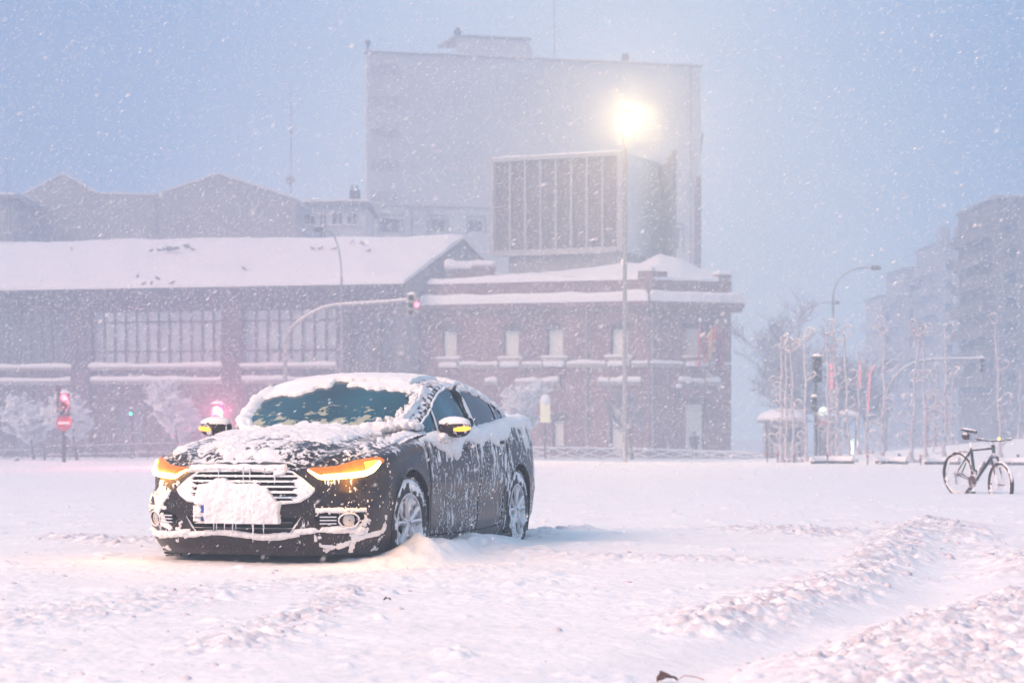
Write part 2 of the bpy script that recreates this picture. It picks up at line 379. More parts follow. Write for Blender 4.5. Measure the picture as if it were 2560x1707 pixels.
# ------------------------------------------------------------------ buildings
class Wall:
    """vertical plane from A to B (ground x,y); d grows outwards, towards the viewer"""
    def __init__(s, A, B):
        s.A = Vector((A[0], A[1], 0)); s.B = Vector((B[0], B[1], 0)); s.u = (s.B - s.A).normalized(); s.L = (s.B - s.A).length
        s.n = Vector((s.u.y, -s.u.x, 0))
    def t(s, px):
        k = (px - CX) / FPX; return (k * s.A.y - s.A.x) / (s.u.x - k * s.u.y)
    def Y(s, px): return s.A.y + s.u.y * s.t(px)
    def z(s, px, py): return CAMZ + (HOR - py) / FPX * s.Y(px)
    def P(s, t, z, d=0): p = s.A + s.u * t + s.n * d; return (p.x, p.y, z)
    def box(s, mb, t0, t1, z0, z1, d0, d1):
        return mb.hexa([s.P(t0, z0, d1), s.P(t1, z0, d1), s.P(t1, z0, d0), s.P(t0, z0, d0), s.P(t0, z1, d1), s.P(t1, z1, d1), s.P(t1, z1, d0), s.P(t0, z1, d0)])
    def skin(s, mb, t0, t1, z0, z1, holes, depth=.35):
        ts = sorted({t0, t1} | {v for h in holes for v in h[:2]}); zs = sorted({z0, z1} | {v for h in holes for v in h[2:]})
        for a, b in zip(ts[:-1], ts[1:]):
            for c, d in zip(zs[:-1], zs[1:]):
                m, n = (a + b) / 2, (c + d) / 2
                if any(h[0] < m < h[1] and h[2] < n < h[3] for h in holes): continue
                mb.add([s.P(a, c), s.P(b, c), s.P(b, d), s.P(a, d)], [(0, 1, 2, 3)])
        for h in holes:
            a, b, c, d = h; D = -depth
            mb.add([s.P(a, c), s.P(a, d), s.P(a, d, D), s.P(a, c, D)], [(0, 1, 2, 3)]); mb.add([s.P(b, c), s.P(b, d), s.P(b, d, D), s.P(b, c, D)], [(3, 2, 1, 0)])
            mb.add([s.P(a, d), s.P(b, d), s.P(b, d, D), s.P(a, d, D)], [(0, 1, 2, 3)]); mb.add([s.P(a, c), s.P(b, c), s.P(b, c, D), s.P(a, c, D)], [(3, 2, 1, 0)])

def lumpy_slab(mb, P00, P10, P11, P01, th, nu=60, nv=6, amp=.15, seed=1, edge=1.0, freq=.7):
    """a bed of snow over a quad, rounded at its rim"""
    P00, P10, P11, P01 = [np.array(p, float) for p in (P00, P10, P11, P01)]
    u = np.linspace(0, 1, nu + 1); v = np.linspace(0, 1, nv + 1); U, Vv = np.meshgrid(u, v)
    B = (P00[None, None] * ((1 - U) * (1 - Vv))[..., None] + P10 * (U * (1 - Vv))[..., None] + P11 * (U * Vv)[..., None] + P01 * ((1 - U) * Vv)[..., None])
    rim = np.minimum(1, np.minimum(np.minimum(U * nu, (1 - U) * nu), np.minimum(Vv * nv, (1 - Vv) * nv)) * .75 + .45)
    T = B.copy(); T[..., 2] += th * rim ** .5 * (1 + amp * 2 * (fbm(B[..., 0] * freq, B[..., 1] * freq + B[..., 2], seed, 3) - .5) * 2)
    idx = np.arange((nu + 1) * (nv + 1)).reshape(nv + 1, nu + 1); n = idx.size
    F = [(idx[j, i], idx[j, i + 1], idx[j + 1, i + 1], idx[j + 1, i]) for j in range(nv) for i in range(nu)]
    Fb = [tuple(k + n for k in f[::-1]) for f in F]
    rimi = list(idx[0, :]) + list(idx[1:, -1]) + list(idx[-1, ::-1][1:]) + list(idx[::-1, 0][1:-1])
    Fs = [(rimi[k], rimi[k] + n, rimi[(k + 1) % len(rimi)] + n, rimi[(k + 1) % len(rimi)]) for k in range(len(rimi))]
    mb.add(np.concatenate([T.reshape(-1, 3), B.reshape(-1, 3)]), F + Fb + Fs)

GZ = -1.6   # building footings go below the snow
# ---- long hall on the left
def hall():
    R = Vector((-6.4, 143.2, 0)); Ldir = Vector((-25.5, 7.3, 0)).normalized(); Lp = R + Ldir * 62
    W = Wall((Lp.x, Lp.y), (R.x, R.y)); L = W.L
    H = empty('brick_hall', (R.x, R.y, GZ), label='long dark brick hall with big gridded windows under a wide snow roof', cat='building')
    T = W.t; zt, zs, zl = 8.05, 4.55, 4.0
    bays = [(T(608), T(842)), (T(230), T(558)), (T(-145), T(182)), (T(-520), T(-195))]
    mb = MB(); holes = [(a, b, zs, zt) for a, b in bays]
    small = [(T(882), T(925)), (T(950), T(990))]
    holes += [(a, b, 4.9, 7.4) for a, b in small]
    W.skin(mb, 0, L, GZ, 9.1, holes, .4)
    nn = -W.n
    back = 12.0
    mb.hexa([W.P(0, GZ, -.45), W.P(L, GZ, -.45), W.P(L + 5, GZ, -back), W.P(0, GZ, -back), W.P(0, 9.0, -.45), W.P(L - .02, 9.0, -.45), W.P(L + 5, 9.0, -back), W.P(0, 9.0, -back)])
    mb.build('wall', M['brick_dark'], H)
    # gable
    g = MB(); rid_r = Vector((-3.06, 148.5, 12.35)); ev = Vector(W.P(L, 9.1, 0)); bk = Vector((.6, 154.5, 9.0))
    g.extrude([ev, Vector((ev.x, ev.y, GZ)), Vector((bk.x, bk.y, GZ)), bk, rid_r], Ldir * .5)
    g.build('gable', M['plaster_dark'], H)
    # pilasters
    for a, b in ((T(182), T(230)), (T(558), T(608)), (T(-195), T(-145)), (T(845), T(878))):
        p = MB(); W.box(p, a, b, GZ, 8.6, .003, .32); p.build('pilaster', M['brick_dark'], H)
    c = MB(); W.box(c, 0, L + .1, 8.75, 9.3, .003, .5); W.box(c, 0, L + .1, 8.55, 8.75, .003, .3); c.build('cornice', M['brick_dark'], H)
    for i, (a, b) in enumerate(bays):
        gl = MB(); W.box(gl, a, b, zs, zt, -.34, -.28); w = gl.build('window', M['glass_pale'] if i < 2 else M['glass_dark'], H)
        f = MB(); n = int(round((b - a) / .72)); st = (b - a) / n
        for k in range(n + 1): W.box(f, a + k * st - .055, a + k * st + .055, zs, zt, -.27, -.16)
        for zz in (zs + .06, zs + .95, zt - .75, zt - .06): W.box(f, a, b, zz - .05, zz + .05, -.27, -.18)
        f.build('frame', M['frame_dark'], w)
        # dark curtains / lost panes
        s = MB(); W.box(s, a - .1, b + .1, zs - .16, zs - .02, -.3, .30); sl = s.build('sill', M['stone'], H)
        sn = MB(); lumpy_slab(sn, W.P(a - .1, zs - .02, .34), W.P(b + .1, zs - .02, .34), W.P(b + .1, zs - .02, -.25), W.P(a - .1, zs - .02, -.25), .26, 40, 3, .25, i)
        sn.build('sill_snow', M['snow_roof'], sl, smooth=True)
        s = MB(); W.box(s, a - .3, b + .3, zl - .5, zl - .3, .003, .22); s2 = s.build('ledge', M['stone'], H)
        sn = MB(); lumpy_slab(sn, W.P(a - .3, zl - .3, .3), W.P(b + .3, zl - .3, .3), W.P(b + .3, zl - .3, .01), W.P(a - .3, zl - .3, .01), .26, 40, 3, .3, i + 9)
        sn.build('ledge_snow', M['snow_roof'], s2, smooth=True)
    for a, b in small:
        gl = MB(); W.box(gl, a, b, 4.9, 7.4, -.34, -.28); w = gl.build('window', M['glass_dark'], H)
        f = MB(); m = (a + b) / 2; W.box(f, m - .04, m + .04, 4.9, 7.4, -.27, -.2); W.box(f, a, b, 6.5, 6.58, -.27, -.2); f.build('frame', M['frame_dark'], w)
    # ground-floor doors, dark glass panels set on the wall
    for px in (40, 300, 420, 680, 900):
        d = MB(); W.box(d, T(px), T(px + 62), GZ, 2.2, .003, .06); dd = d.build('door', M['glass_dark'], H)
        f = MB()
        for q in (0, 31, 62): W.box(f, T(px + q) - .06, T(px + q) + .06, GZ, 2.3, .07, .12)
        f.build('frame', M['frame_dark'], dd)
    # roof: slab and its bed of snow
    e0 = Vector(W.P(-1, 9.32, .75)); e1 = Vector(W.P(L + .25, 9.32, .75)); r1 = rid_r + Vector((.1, 0, .08)); r0 = Vector((-60 * .0 + e0.x + 3.2, e0.y + 9.0, 12.43))
    r0 = r1 + (e0 - e1) * 1.0 + Vector((0, 4.0, 0))
    rf = MB(); rf.extrude([e0, e1, r1, r0], (0, 0, -.18)); roof = rf.build('roof', M['metal_dark'], H)
    sn = MB(); lumpy_slab(sn, e0 + Vector((0, 0, .004)), e1 + Vector((0, 0, .004)), r1 + Vector((0, 0, .004)), r0 + Vector((0, 0, .9)), .34, 200, 16, .30, 4, freq=.45)
    sn.build('roof_snow', M['snow_roof'], roof, smooth=True, sharp=50)
    bkr = MB(); bkr.extrude([r0, r1, bk + Vector((0, 0, .1)), bk + (r0 - r1) + Vector((0, 0, .1))], (0, 0, -.18)); bkr.build('rear_roof', M['metal_dark'], H)
    for px in (854,):
        pass
    return W, e0, e1, r0, r1
HALL = hall()

# ---- brick station with rooftop billboard
def station():
    A = at(1012, 0, 145.0); B = at(1622, 0, 139.6); C = at(1828, 0, 142.0)
    S = empty('brick_station', (B.x, B.y, GZ), label='two storey brick station building with snowy cornice and pale blinds', cat='building')
    W1 = Wall((A.x, A.y), (B.x, B.y)); W2 = Wall((B.x, B.y), (C.x, C.y))
    CZ = 8.15
    bx = Vector((.0, 16, 0))
    walls = MB()
    def win(W, pxs, z0, z1):
        return (W.t(pxs[0]), W.t(pxs[1]), z0, z1)
    up1 = [(1104, 1142), (1257, 1298), (1366, 1409), (1526, 1571)]
    lo1 = [(1104, 1142), (1257, 1298), (1380, 1410), (1524, 1566)]
    zu0 = W1.z(1390, 893); zu1 = W1.z(1390, 820); zd0, zd1 = -1.2, W1.z(1545, 1008)
    h1 = [win(W1, p, zu0, zu1) for p in up1] + [win(W1, p, zd0 + (.9 if i < 3 else 0), zd1 - (.9 if i < 3 else 0)) for i, p in enumerate(lo1)]
    h2 = [win(W2, (1714, 1762), zu0, zu1 + .05), win(W2, (1714, 1764), zd0, zd1 + .05)]
    W1.skin(walls, 0, W1.L, GZ, CZ, h1); W2.skin(walls, 0, W2.L, GZ, CZ, h2)
    o = .42
    P = [W1.P(0, 0, -o)[:2], W1.P(W1.L - .2, 0, -o)[:2], W2.P(W2.L - .0, 0, -o)[:2], (C.x - .6, C.y + 14), (A.x, A.y + 14)]
    walls.prism(P, GZ, CZ - .05)
    walls.add([W2.P(W2.L, GZ), W2.P(W2.L, CZ), (C.x - .2, C.y + 14, CZ), (C.x - .2, C.y + 14, GZ)], [(3, 2, 1, 0)])
    wall = walls.build('wall', M['brick'], S)
    # cornice mouldings, snow on them
    def along(fn):
        for W, a, b in ((W1, 0, W1.L), (W2, 0, W2.L)): fn(W, a, b)
    c = MB()
    for W, a, b in ((W1, -.2, W1.L + .12), (W2, -.1, W2.L + .62)):
        W.box(c, a, b, CZ - .55, CZ - .28, .003, .22); W.box(c, a, b, CZ - .28, CZ, .003, .5)
    cor = c.build('cornice', M['brick'], S)
    sn = MB()
    lumpy_slab(sn, W1.P(1.2, CZ + .003, .55), W1.P(W1.L + .1, CZ + .003, .55), W1.P(W1.L, CZ + .003, -.0), W1.P(1.2, CZ + .003, -.0), .58, 110, 5, .16, 3, freq=.4)
    lumpy_slab(sn, W2.P(-.1, CZ + .003, .55), W2.P(W2.L + .66, CZ + .003, .55), W2.P(W2.L + .66, CZ + .003, -.0), W2.P(0, CZ + .003, -.0), .66, 60, 5, .14, 5, freq=.4)
    sn.build('cornice_snow', M['snow_roof'], cor, smooth=True, sharp=60)
    pr = MB()
    W1.box(pr, 1.6, W1.L - .3, CZ - .1, CZ + 1.25, -.5, -.05); W2.box(pr, 0.2, W2.L - .2, CZ - .1, CZ + 1.25, -.5, -.05)
    for W, px in ((W1, 1233), (W1, 1424), ): W.box(pr, W.t(px) - .35, W.t(px) + .35, CZ, CZ + 1.55, -.6, .04)
    W1.box(pr, W1.t(1600) - .1, W1.L + .2, CZ, CZ + 1.75, -.7, .06); W2.box(pr, .3, 1.2, CZ, CZ + 1.75, -.7, .04); W2.box(pr, W2.L - .9, W2.L - .0, CZ, CZ + 1.65, -.7, .05)
    par = pr.build('parapet', M['brick'], S)
    sn = MB()
    lumpy_slab(sn, W1.P(1.5, CZ + 1.26, .05), W1.P(W1.L - .3, CZ + 1.26, .05), W1.P(W1.L - .3, CZ + 1.26, -.6), W1.P(1.5, CZ + 1.26, -.6), .3, 90, 4, .4, 7, freq=.5)
    lumpy_slab(sn, W2.P(.3, CZ + 1.26, .05), W2.P(W2.L - .1, CZ + 1.26, .05), W2.P(W2.L - .1, CZ + 1.26, -.6), W2.P(.3, CZ + 1.26, -.6), .25, 30, 4, .4, 8, freq=.5)
    lumpy_slab(sn, W1.P(W1.t(1600) - .15, CZ + 1.76, .1), W1.P(W1.L + .2, CZ + 1.76, .1), W1.P(W1.L + .2, CZ + 1.76, -.75), W1.P(W1.t(1600) - .15, CZ + 1.76, -.75), .25, 8, 4, .2, 8)
    lumpy_slab(sn, W2.P(W2.L - .95, CZ + 1.66, .1), W2.P(W2.L + .05, CZ + 1.66, .1), W2.P(W2.L + .05, CZ + 1.66, -.75), W2.P(W2.L - .95, CZ + 1.66, -.75), .22, 8, 4, .2, 8)
    sn.build('parapet_snow', M['snow_roof'], par, smooth=True, sharp=60)
    # roof with drifts of snow
    ro = MB(); nx, ny = 90, 22
    xs = np.linspace(A.x + 1.0, C.x - .4, nx); ys = np.linspace(0, 1, ny); V = []
    for yy in ys:
        for x in xs:
            f = (x - A.x) / (B.x - A.x); y0 = (A.y + (B.y - A.y) * f if x < B.x else B.y + (C.y - B.y) * (x - B.x) / (C.x - B.x)) + .7
            y = y0 + yy * 7
            px = CX + x / y * FPX
            prof = np.interp(px, [1030, 1100, 1150, 1200, 1260, 1400, 1560, 1600, 1650, 1700, 1760, 1825], [1.0, 1.4, 1.9, 1.9, 1.6, 1.7, 2.1, 2.0, 2.6, 2.4, 1.8, 1.2])
            z = CZ + 1.0 + (prof - .6) * sin(min(1, yy * 2.2) * pi / 2) + .22 * (float(fbm(x * .8, y * .8, 12, 3)) - .5)
            V.append((x, y, z))
    F = [(j * nx + i, j * nx + i + 1, (j + 1) * nx + i + 1, (j + 1) * nx + i) for j in range(ny - 1) for i in range(nx - 1)]
    ro.add(V, F); ro.build('roof_snow', M['snow_roof'], S, smooth=True)
    # chimney block
    k = at(1205, 0, 144.5); ch = MB(); ch.box(k.x - .55, k.x + .75, 144.1, 145.3, CZ, CZ + 2.15); ch.box(k.x - .65, k.x + .85, 144.0, 145.4, CZ + 2.15, CZ + 2.3); chm = ch.build('chimney', M['brick'], S)
    sn = MB(); lumpy_slab(sn, (k.x - .6, 144.05, CZ + 2.304), (k.x + .8, 144.05, CZ + 2.304), (k.x + .8, 145.35, CZ + 2.304), (k.x - .6, 145.35, CZ + 2.304), .4, 8, 5, .2, 2); sn.build('chimney_snow', M['snow_roof'], chm, smooth=True)
    k = at(1165, 0, 145.5); ch = MB(); ch.box(k.x - 1.0, k.x + .5, 145.2, 146.4, CZ, CZ + 2.2); chm = ch.build('chimney', M['brick'], S)
    sn = MB(); lumpy_slab(sn, (k.x - 1.3, 145.0, CZ + 2.204), (k.x + .7, 145.0, CZ + 2.204), (k.x + .7, 146.5, CZ + 2.204), (k.x - 1.3, 146.5, CZ + 2.204), .5, 10, 5, .3, 3); sn.build('chimney_snow', M['snow_roof'], chm, smooth=True)
    # windows
    def window(W, h, i, lower):
        a, b, c0, d0 = h
        g = MB(); W.box(g, a, b, c0, d0, -.33, -.27); w = g.build('window', M['blind'], S)
        f = MB()
        for q in (a + .04, b - .04): W.box(f, q - .05, q + .05, c0, d0, -.26, -.19)
        W.box(f, a, b, d0 - .1, d0, -.26, -.19); W.box(f, a, b, c0, c0 + .08, -.26, -.19)
        f.build('frame', M['frame_dark'], w)
        t = MB(); W.box(t, a - .22, b + .22, d0 + .02, d0 + .22, .003, .12); W.box(t, (a + b) / 2 - .3, (a + b) / 2 + .3, d0 + .22, d0 + .34, .003, .12); t.build('lintel', M['brick_dark'], S)
        if lower: return
        s = MB(); W.box(s, a - .28, b + .28, c0 - .2, c0 - .03, -.3, .28); si = s.build('sill', M['stone'], S)
        sn = MB(); lumpy_slab(sn, W.P(a - .28, c0 - .026, .3), W.P(b + .28, c0 - .026, .3), W.P(b + .28, c0 - .026, -.2), W.P(a - .28, c0 - .026, -.2), .14, 10, 3, .2, i); sn.build('sill_snow', M['snow_roof'], si, smooth=True)
        p = MB(); W.box(p, a - .12, b + .12, c0 - .95, c0 - .55, .003, .16); pp = p.build('apron', M['brick'], S)
        sn = MB(); lumpy_slab(sn, W.P(a - .1, c0 - .55, .3), W.P(b + .1, c0 - .55, .3), W.P(b + .1, c0 - .55, .01), W.P(a - .1, c0 - .55, .01), .38, 10, 3, .2, i + 3); sn.build('apron_snow', M['snow_roof'], pp, smooth=True)
    for i, h in enumerate(h1): window(W1, h, i, i >= 4)
    for i, h in enumerate(h2): window(W2, h, i + 9, i == 1)
    # string course between the windows, with snow
    zc = zu0 - .42
    for W, segs in ((W1, [(1150, 1248), (1306, 1358), (1418, 1518), (1580, 1621)]), (W2, [(1624, 1706), (1772, 1826)])):
        for i, (p0, p1) in enumerate(segs):
            s = MB(); W.box(s, W.t(p0), W.t(p1), zc - .2, zc, .003, .16); si = s.build('string_course', M['stone'], S)
            sn = MB(); lumpy_slab(sn, W.P(W.t(p0), zc + .004, .22), W.P(W.t(p1), zc + .004, .22), W.P(W.t(p1), zc + .004, .01), W.P(W.t(p0), zc + .004, .01), .2, 16, 3, .3, i + 40); sn.build('course_snow', M['snow_roof'], si, smooth=True)
    # hood mouldings of the ground floor with snow caps
    for W, segs in ((W1, [(1215, 1245), (1290, 1345), (1348, 1400), (1498, 1525), (1528, 1562), (1566, 1605)]), (W2, [(1695, 1725), (1729, 1757), (1762, 1796)])):
        for i, (p0, p1) in enumerate(segs):
            zh = W.z(p0, 955); s = MB(); W.box(s, W.t(p0), W.t(p1), zh - .2, zh, .003, .2); si = s.build('hood_moulding', M['stone'], S)
            sn = MB(); lumpy_slab(sn, W.P(W.t(p0), zh + .004, .28), W.P(W.t(p1), zh + .004, .28), W.P(W.t(p1), zh + .004, .01), W.P(W.t(p0), zh + .004, .01), .3, 10, 3, .3, i + 70); sn.build('moulding_snow', M['snow_roof'], si, smooth=True)
    # drain pipes
    for W, px in ((W1, 1467), (W2, 1629)):
        p = MB(); p.tube([W.P(W.t(px), GZ, .12), W.P(W.t(px), CZ - .3, .12)], .055, 6); p.build('drainpipe', M['metal_grey'], S)
    # base plinth
    pl = MB(); W1.box(pl, -.1, W1.L + .1, GZ, -.75, .003, .1); W2.box(pl, 0, W2.L + .1, GZ, -.75, .003, .1); pl.build('plinth', M['stone'], S)
    return W1, W2
STW1, STW2 = station()

def billboard():
    A = at(1230, 0, 150.3); B = at(1560, 0, 146.2); C = at(1652, 0, 152.5)
    W = Wall((A.x, A.y), (B.x, B.y)); W2 = Wall((B.x, B.y), (C.x, C.y))
    O = empty('rooftop_billboard', (A.x, A.y, 9.6), label='big dark panelled billboard standing on the station roof under the lamp', cat='billboard')
    p = MB(); W.box(p, .25, W.L - .35, 11.8, 17.3, -.4, 0); p.build('panel', M['panel'], O)
    for i in range(9):
        t = .25 + (W.L - .6) * i / 8 * 1.0; b = MB(); W.box(b, t - .07, t + .07, 11.8, 17.3, .003, .12); b.build('rib', M['plaster_grey'], O)
    f = MB(); W.box(f, 0, W.L, 17.3, 17.52, -.5, .25); W.box(f, 0, .25, 11.6, 17.3, -.5, .25); W.box(f, W.L - .35, W.L, 11.6, 17.3, -.5, .25); W.box(f, .25, W.L - .35, 11.45, 11.8, -.5, .3); f.build('frame', M['plaster_grey'], O)
    s = MB(); W2.box(s, .02, W2.L, 11.45, 17.5, -.4, 0); s.build('side_panel', M['plaster'], O)
    b = MB(); b.hexa([(C.x, C.y, 11.2), (C.x + .5, C.y - 3.5, 11.2), (C.x + .75, C.y - 3.4, 11.2), (C.x + .3, C.y + .1, 11.2), (C.x, C.y, 17.3), (C.x + .5, C.y - 3.5, 17.9), (C.x + .75, C.y - 3.4, 17.9), (C.x + .3, C.y + .1, 17.3)]); b.build('rear_panel', M['plaster_dark'], O)
    q = MB(); W.box(q, 1.1, W.L, 9.9, 11.45, -2.2, -.15); W2.box(q, .0, W2.L - .3, 9.6, 11.45, -2.0, -.15); q.build('base', M['plaster_dark'], O)
    sn = MB(); lumpy_slab(sn, W.P(0, 17.525, .25), W.P(W.L, 17.525, .25), W.P(W.L, 17.525, -.5), W.P(0, 17.525, -.5), .12, 40, 3, .3, 5); sn.build('snow_cap', M['snow_roof'], O, smooth=True)
billboard()

# ---- tall pale block behind
def block():
    A = at(917, 0, 200.0); B = at(1752, 0, 208.0); W = Wall((A.x, A.y), (B.x, B.y)); T = W.t; H = 31.7
    O = empty('apartment_block', (A.x, A.y, GZ), label='tall pale windowless apartment block rising behind the station', cat='building')
    m = MB()
    wins = [(950, 1001, 546, 580), (1080, 1115, 548, 578), (1172, 1208, 550, 578), (1662, 1702, 568, 622)]
    holes = [(T(a), T(b), W.z(a, d), W.z(a, c)) for a, b, c, d in wins]
    bal = [(T(926), T(996), W.z(930, y + 26), W.z(930, y)) for y in (160, 240, 318, 398, 478)]
    W.skin(m, 0, W.L, GZ, H, holes, .5)
    m.prism([W.P(0, 0, -.55)[:2], W.P(W.L, 0, -.55)[:2], (B.x + .3, B.y + 14), (A.x - .3, A.y + 14)], GZ, H - .02)
    m.add([W.P(W.L, GZ), W.P(W.L, H), W.P(W.L, H, -.55), W.P(W.L, GZ, -.55)], [(3, 2, 1, 0)]); m.add([W.P(0, GZ), W.P(0, H), W.P(0, H, -.55), W.P(0, GZ, -.55)], [(0, 1, 2, 3)])
    m.build('wall', M['plaster'], O)
    for h in holes:
        g = MB(); W.box(g, *h[:2], h[2], h[3], -.48, -.42); w = g.build('window', M['glass_dark'], O)
        f = MB()
        for a in (h[0] - .25, h[1] + .05): W.box(f, a, a + .2, h[2] - .2, h[3] + .2, .003, .08)
        W.box(f, h[0] - .25, h[1] + .25, h[3] + .2, h[3] + .4, .003, .08); mid = (h[0] + h[1]) / 2; W.box(f, mid - .04, mid + .04, h[2], h[3], -.41, -.35); f.build('frame', M['plaster_grey'], w)
    for h in bal:
        g = MB(); W.box(g, *h[:2], h[2], h[3], .003, .05); g.build('wall_panel', M['plaster_patch'], O)
    c = MB(); W.box(c, -.15, W.L + .15, H, H + .18, -.6, .12); cp = c.build('coping', M['plaster_grey'], O)
    sn = MB(); lumpy_slab(sn, W.P(-.1, H + .185, .1), W.P(W.L, H + .185, .1), W.P(W.L, H + .185, -.6), W.P(-.1, H + .185, -.6), .15, 60, 3, .3, 5); sn.build('coping_snow', M['snow_roof'], cp, smooth=True)
    t = MB(); a, b = T(1140), T(1325); zt = W.z(1140, 92)
    t.extrude([W.P(a, H - .5, .004), W.P(b + .3, H - .5, .004), W.P(b + .35, zt - 1.6, .004), W.P(b - .1, zt - .1, .004), W.P(a, zt, .004)], (0, 6, 0)); t.build('stair_tower', M['plaster'], O)
    k = MB(); W.box(k, a - .1, b + .1, zt + .0, zt + .16, -6.1, .15); k.build('tower_coping', M['plaster_grey'], O)
    v = MB(); vp = Vector(W.P(a + .35, zt + .16, -.8)); v.tube([vp, vp + Vector((0, 0, .3))], .3, 8); v.tube([vp + Vector((0, 0, .35)), vp + Vector((0, 0, .75))], [.42, .05], 8); v.build('roof_vent', M['metal_dark'], O)
    v = MB(); vp = Vector(W.P(.15, H, -.3)); v.tube([vp, vp + Vector((0, 0, .8))], .1, 8); v.box(vp.x - .22, vp.x + .22, vp.y - .2, vp.y + .2, vp.z + .75, vp.z + 1.1); v.build('chimney', M['metal_dark'], O)
    v = MB(); vp = Vector(W.P(T(1568), H, -.5)); v.box(vp.x - .3, vp.x + .3, vp.y - .3, vp.y + .3, vp.z, vp.z + .95); v.build('chimney', M['brick'], O)
    # band and recessed centre strip above the low windows
    s = MB(); W.box(s, .1, T(1226), W.z(950, 518), W.z(950, 512), .003, .1); s.build('string_course', M['plaster_grey'], O)
    s = MB(); W.box(s, T(1724), T(1728), GZ, H, .003, .06); s.build('joint', M['plaster_grey'], O)
    for px in (1029, 1068):
        d = MB(); d.tube([W.P(T(px), 12, .12), W.P(T(px), W.z(px, 520), .12)], .09, 6); d.build('drainpipe', M['metal_grey'], O)
    # stack of side bays on the far corner
    z1 = W.z(1752, 328); zt2 = W.z(1752, 430)
    q = MB(); q.extrude([W.P(W.L + .002, zt2 - .4, -1), W.P(W.L + .10, zt2 - .4, -1), W.P(W.L + .66, z1, -1), W.P(W.L + .002, z1, -1)], -W.n * 8); q.build('side_bay', M['plaster_dark'], O)
    q = MB(); q.extrude([W.P(W.L - .8, GZ, .004), W.P(W.L - .01, GZ, .004), W.P(W.L - .01, zt2 - .4, .004), W.P(W.L - .55, zt2 - .4, .004)], W.n * .12); q.build('corner_strip', M['brick'], O)
    q = MB(); W.box(q, W.L + .003, W.L + .35, W.z(1752, 560), W.z(1752, 535), -2, -1); q.build('air_unit', M['metal_grey'], O)
block()

def gabled():
    Y0 = 178.0
    def P(px, py, Y=Y0): return at(px, py, Y)
    O = empty('gabled_warehouse', (at(400, 0, Y0).x, Y0, GZ), label='pale twin gabled warehouse wall behind the long snowy hall roof', cat='building')
    prof = [(30, 506), (155, 440), (240, 489), (388, 492), (545, 440), (738, 502)]
    pts = [P(*q) for q in prof]; bot = [Vector((pts[-1].x, Y0, GZ)), Vector((pts[0].x, Y0, GZ))]
    m = MB(); m.extrude(pts + bot, (0, 16, 0)); m.build('wall', M['plaster_grey'], O)
    for (a, b) in zip(prof[:-1], prof[1:]):
        pa, pb = P(*a), P(*b); d = (pb - pa).normalized(); nn = Vector((-d.z, 0, d.x))
        r = MB(); r.extrude([pa + nn * .004, pb + nn * .004, pb + nn * .12, pa + nn * .12], (0, 16.3, 0)); rr = r.build('roof', M['plaster_dark'], O)
        rr2 = MB(); o = Vector((0, .35, 0)); rr2.extrude([pa + nn * .125 + o, pb + nn * .125 + o, pb + nn * .3 + o, pa + nn * .3 + o], (0, 15.6, 0)); rr2.build('roof_snow', M['snow_roof'], rr)
    for px in (388,):
        j = MB(); p = P(px, 500); j.tube([(p.x, Y0 - .1, 4), (p.x, Y0 - .1, p.z)], .07, 6); j.build('drainpipe', M['metal_grey'], O)
gabled()

def sidehouse(name, label, px0, px1, py, Y, wins, matn, ledge=True):
    a, b = at(px0, py, Y), at(px1, py, Y)
    O = empty(name, ((a.x + b.x) / 2, Y, GZ), label=label, cat='building')
    W = Wall((a.x, Y), (b.x, Y)); holes = [(W.t(w[0]), W.t(w[1]), W.z(0, w[3]), W.z(0, w[2])) for w in wins]
    m = MB(); W.skin(m, 0, W.L, GZ, a.z, holes, .3); m.box(a.x, b.x, Y + .35, Y + 12, GZ, a.z - .02)
    for x, s in ((a.x, 1), (b.x, -1)): m.add([(x, Y, GZ), (x, Y, a.z), (x, Y + .35, a.z), (x, Y + .35, GZ)], [(0, 1, 2, 3)])
    m.build('wall', M[matn], O)
    for h in holes:
        g = MB(); W.box(g, h[0], h[1], h[2], h[3], -.28, -.22); w = g.build('window', M['glass_dark'], O)
        f = MB(); mid = (h[0] + h[1]) / 2; W.box(f, mid - .05, mid + .05, h[2], h[3], -.21, -.15); W.box(f, h[0] - .1, h[1] + .1, h[2] - .15, h[2], .003, .12); f.build('frame', M['white_paint'], w)
    if ledge:
        c = MB(); c.box(a.x - .4, b.x + .4, Y - .5, Y + 12, a.z + .003, a.z + .22); cc = c.build('cornice', M['plaster_dark'], O)
        s = MB(); lumpy_slab(s, (a.x - .4, Y - .5, a.z + .226), (b.x + .4, Y - .5, a.z + .226), (b.x + .4, Y + 11, a.z + .226), (a.x - .4, Y + 11, a.z + .226), .3, 24, 6, .2, 4); s.build('roof_snow', M['snow_roof'], cc, smooth=True)
    return O, W
sidehouse('townhouse', 'flat topped house with dark ledge at the far left behind the hall', -160, 34, 498, 172, [(-130, -90, 520, 570), (-60, -30, 520, 570), (14, 27, 520, 580)], 'plaster_grey')
o, w_ = sidehouse('townhouse', 'low pale house between the gabled warehouse and the tall block', 742, 914, 514, 186, [(762, 788, 535, 560), (800, 815, 535, 600), (830, 856, 535, 560), (868, 892, 535, 560)], 'plaster')
for px in (880, 892):
    c = MB(); p = at(px, 508, 187); c.box(p.x - .2, p.x + .25, 187, 187.6, p.z, p.z + 1.0); c.tube([(p.x, 187.3, p.z + 1), (p.x, 187.3, p.z + 1.4)], .1, 6); c.build('chimney', M['brick_dark'], o)

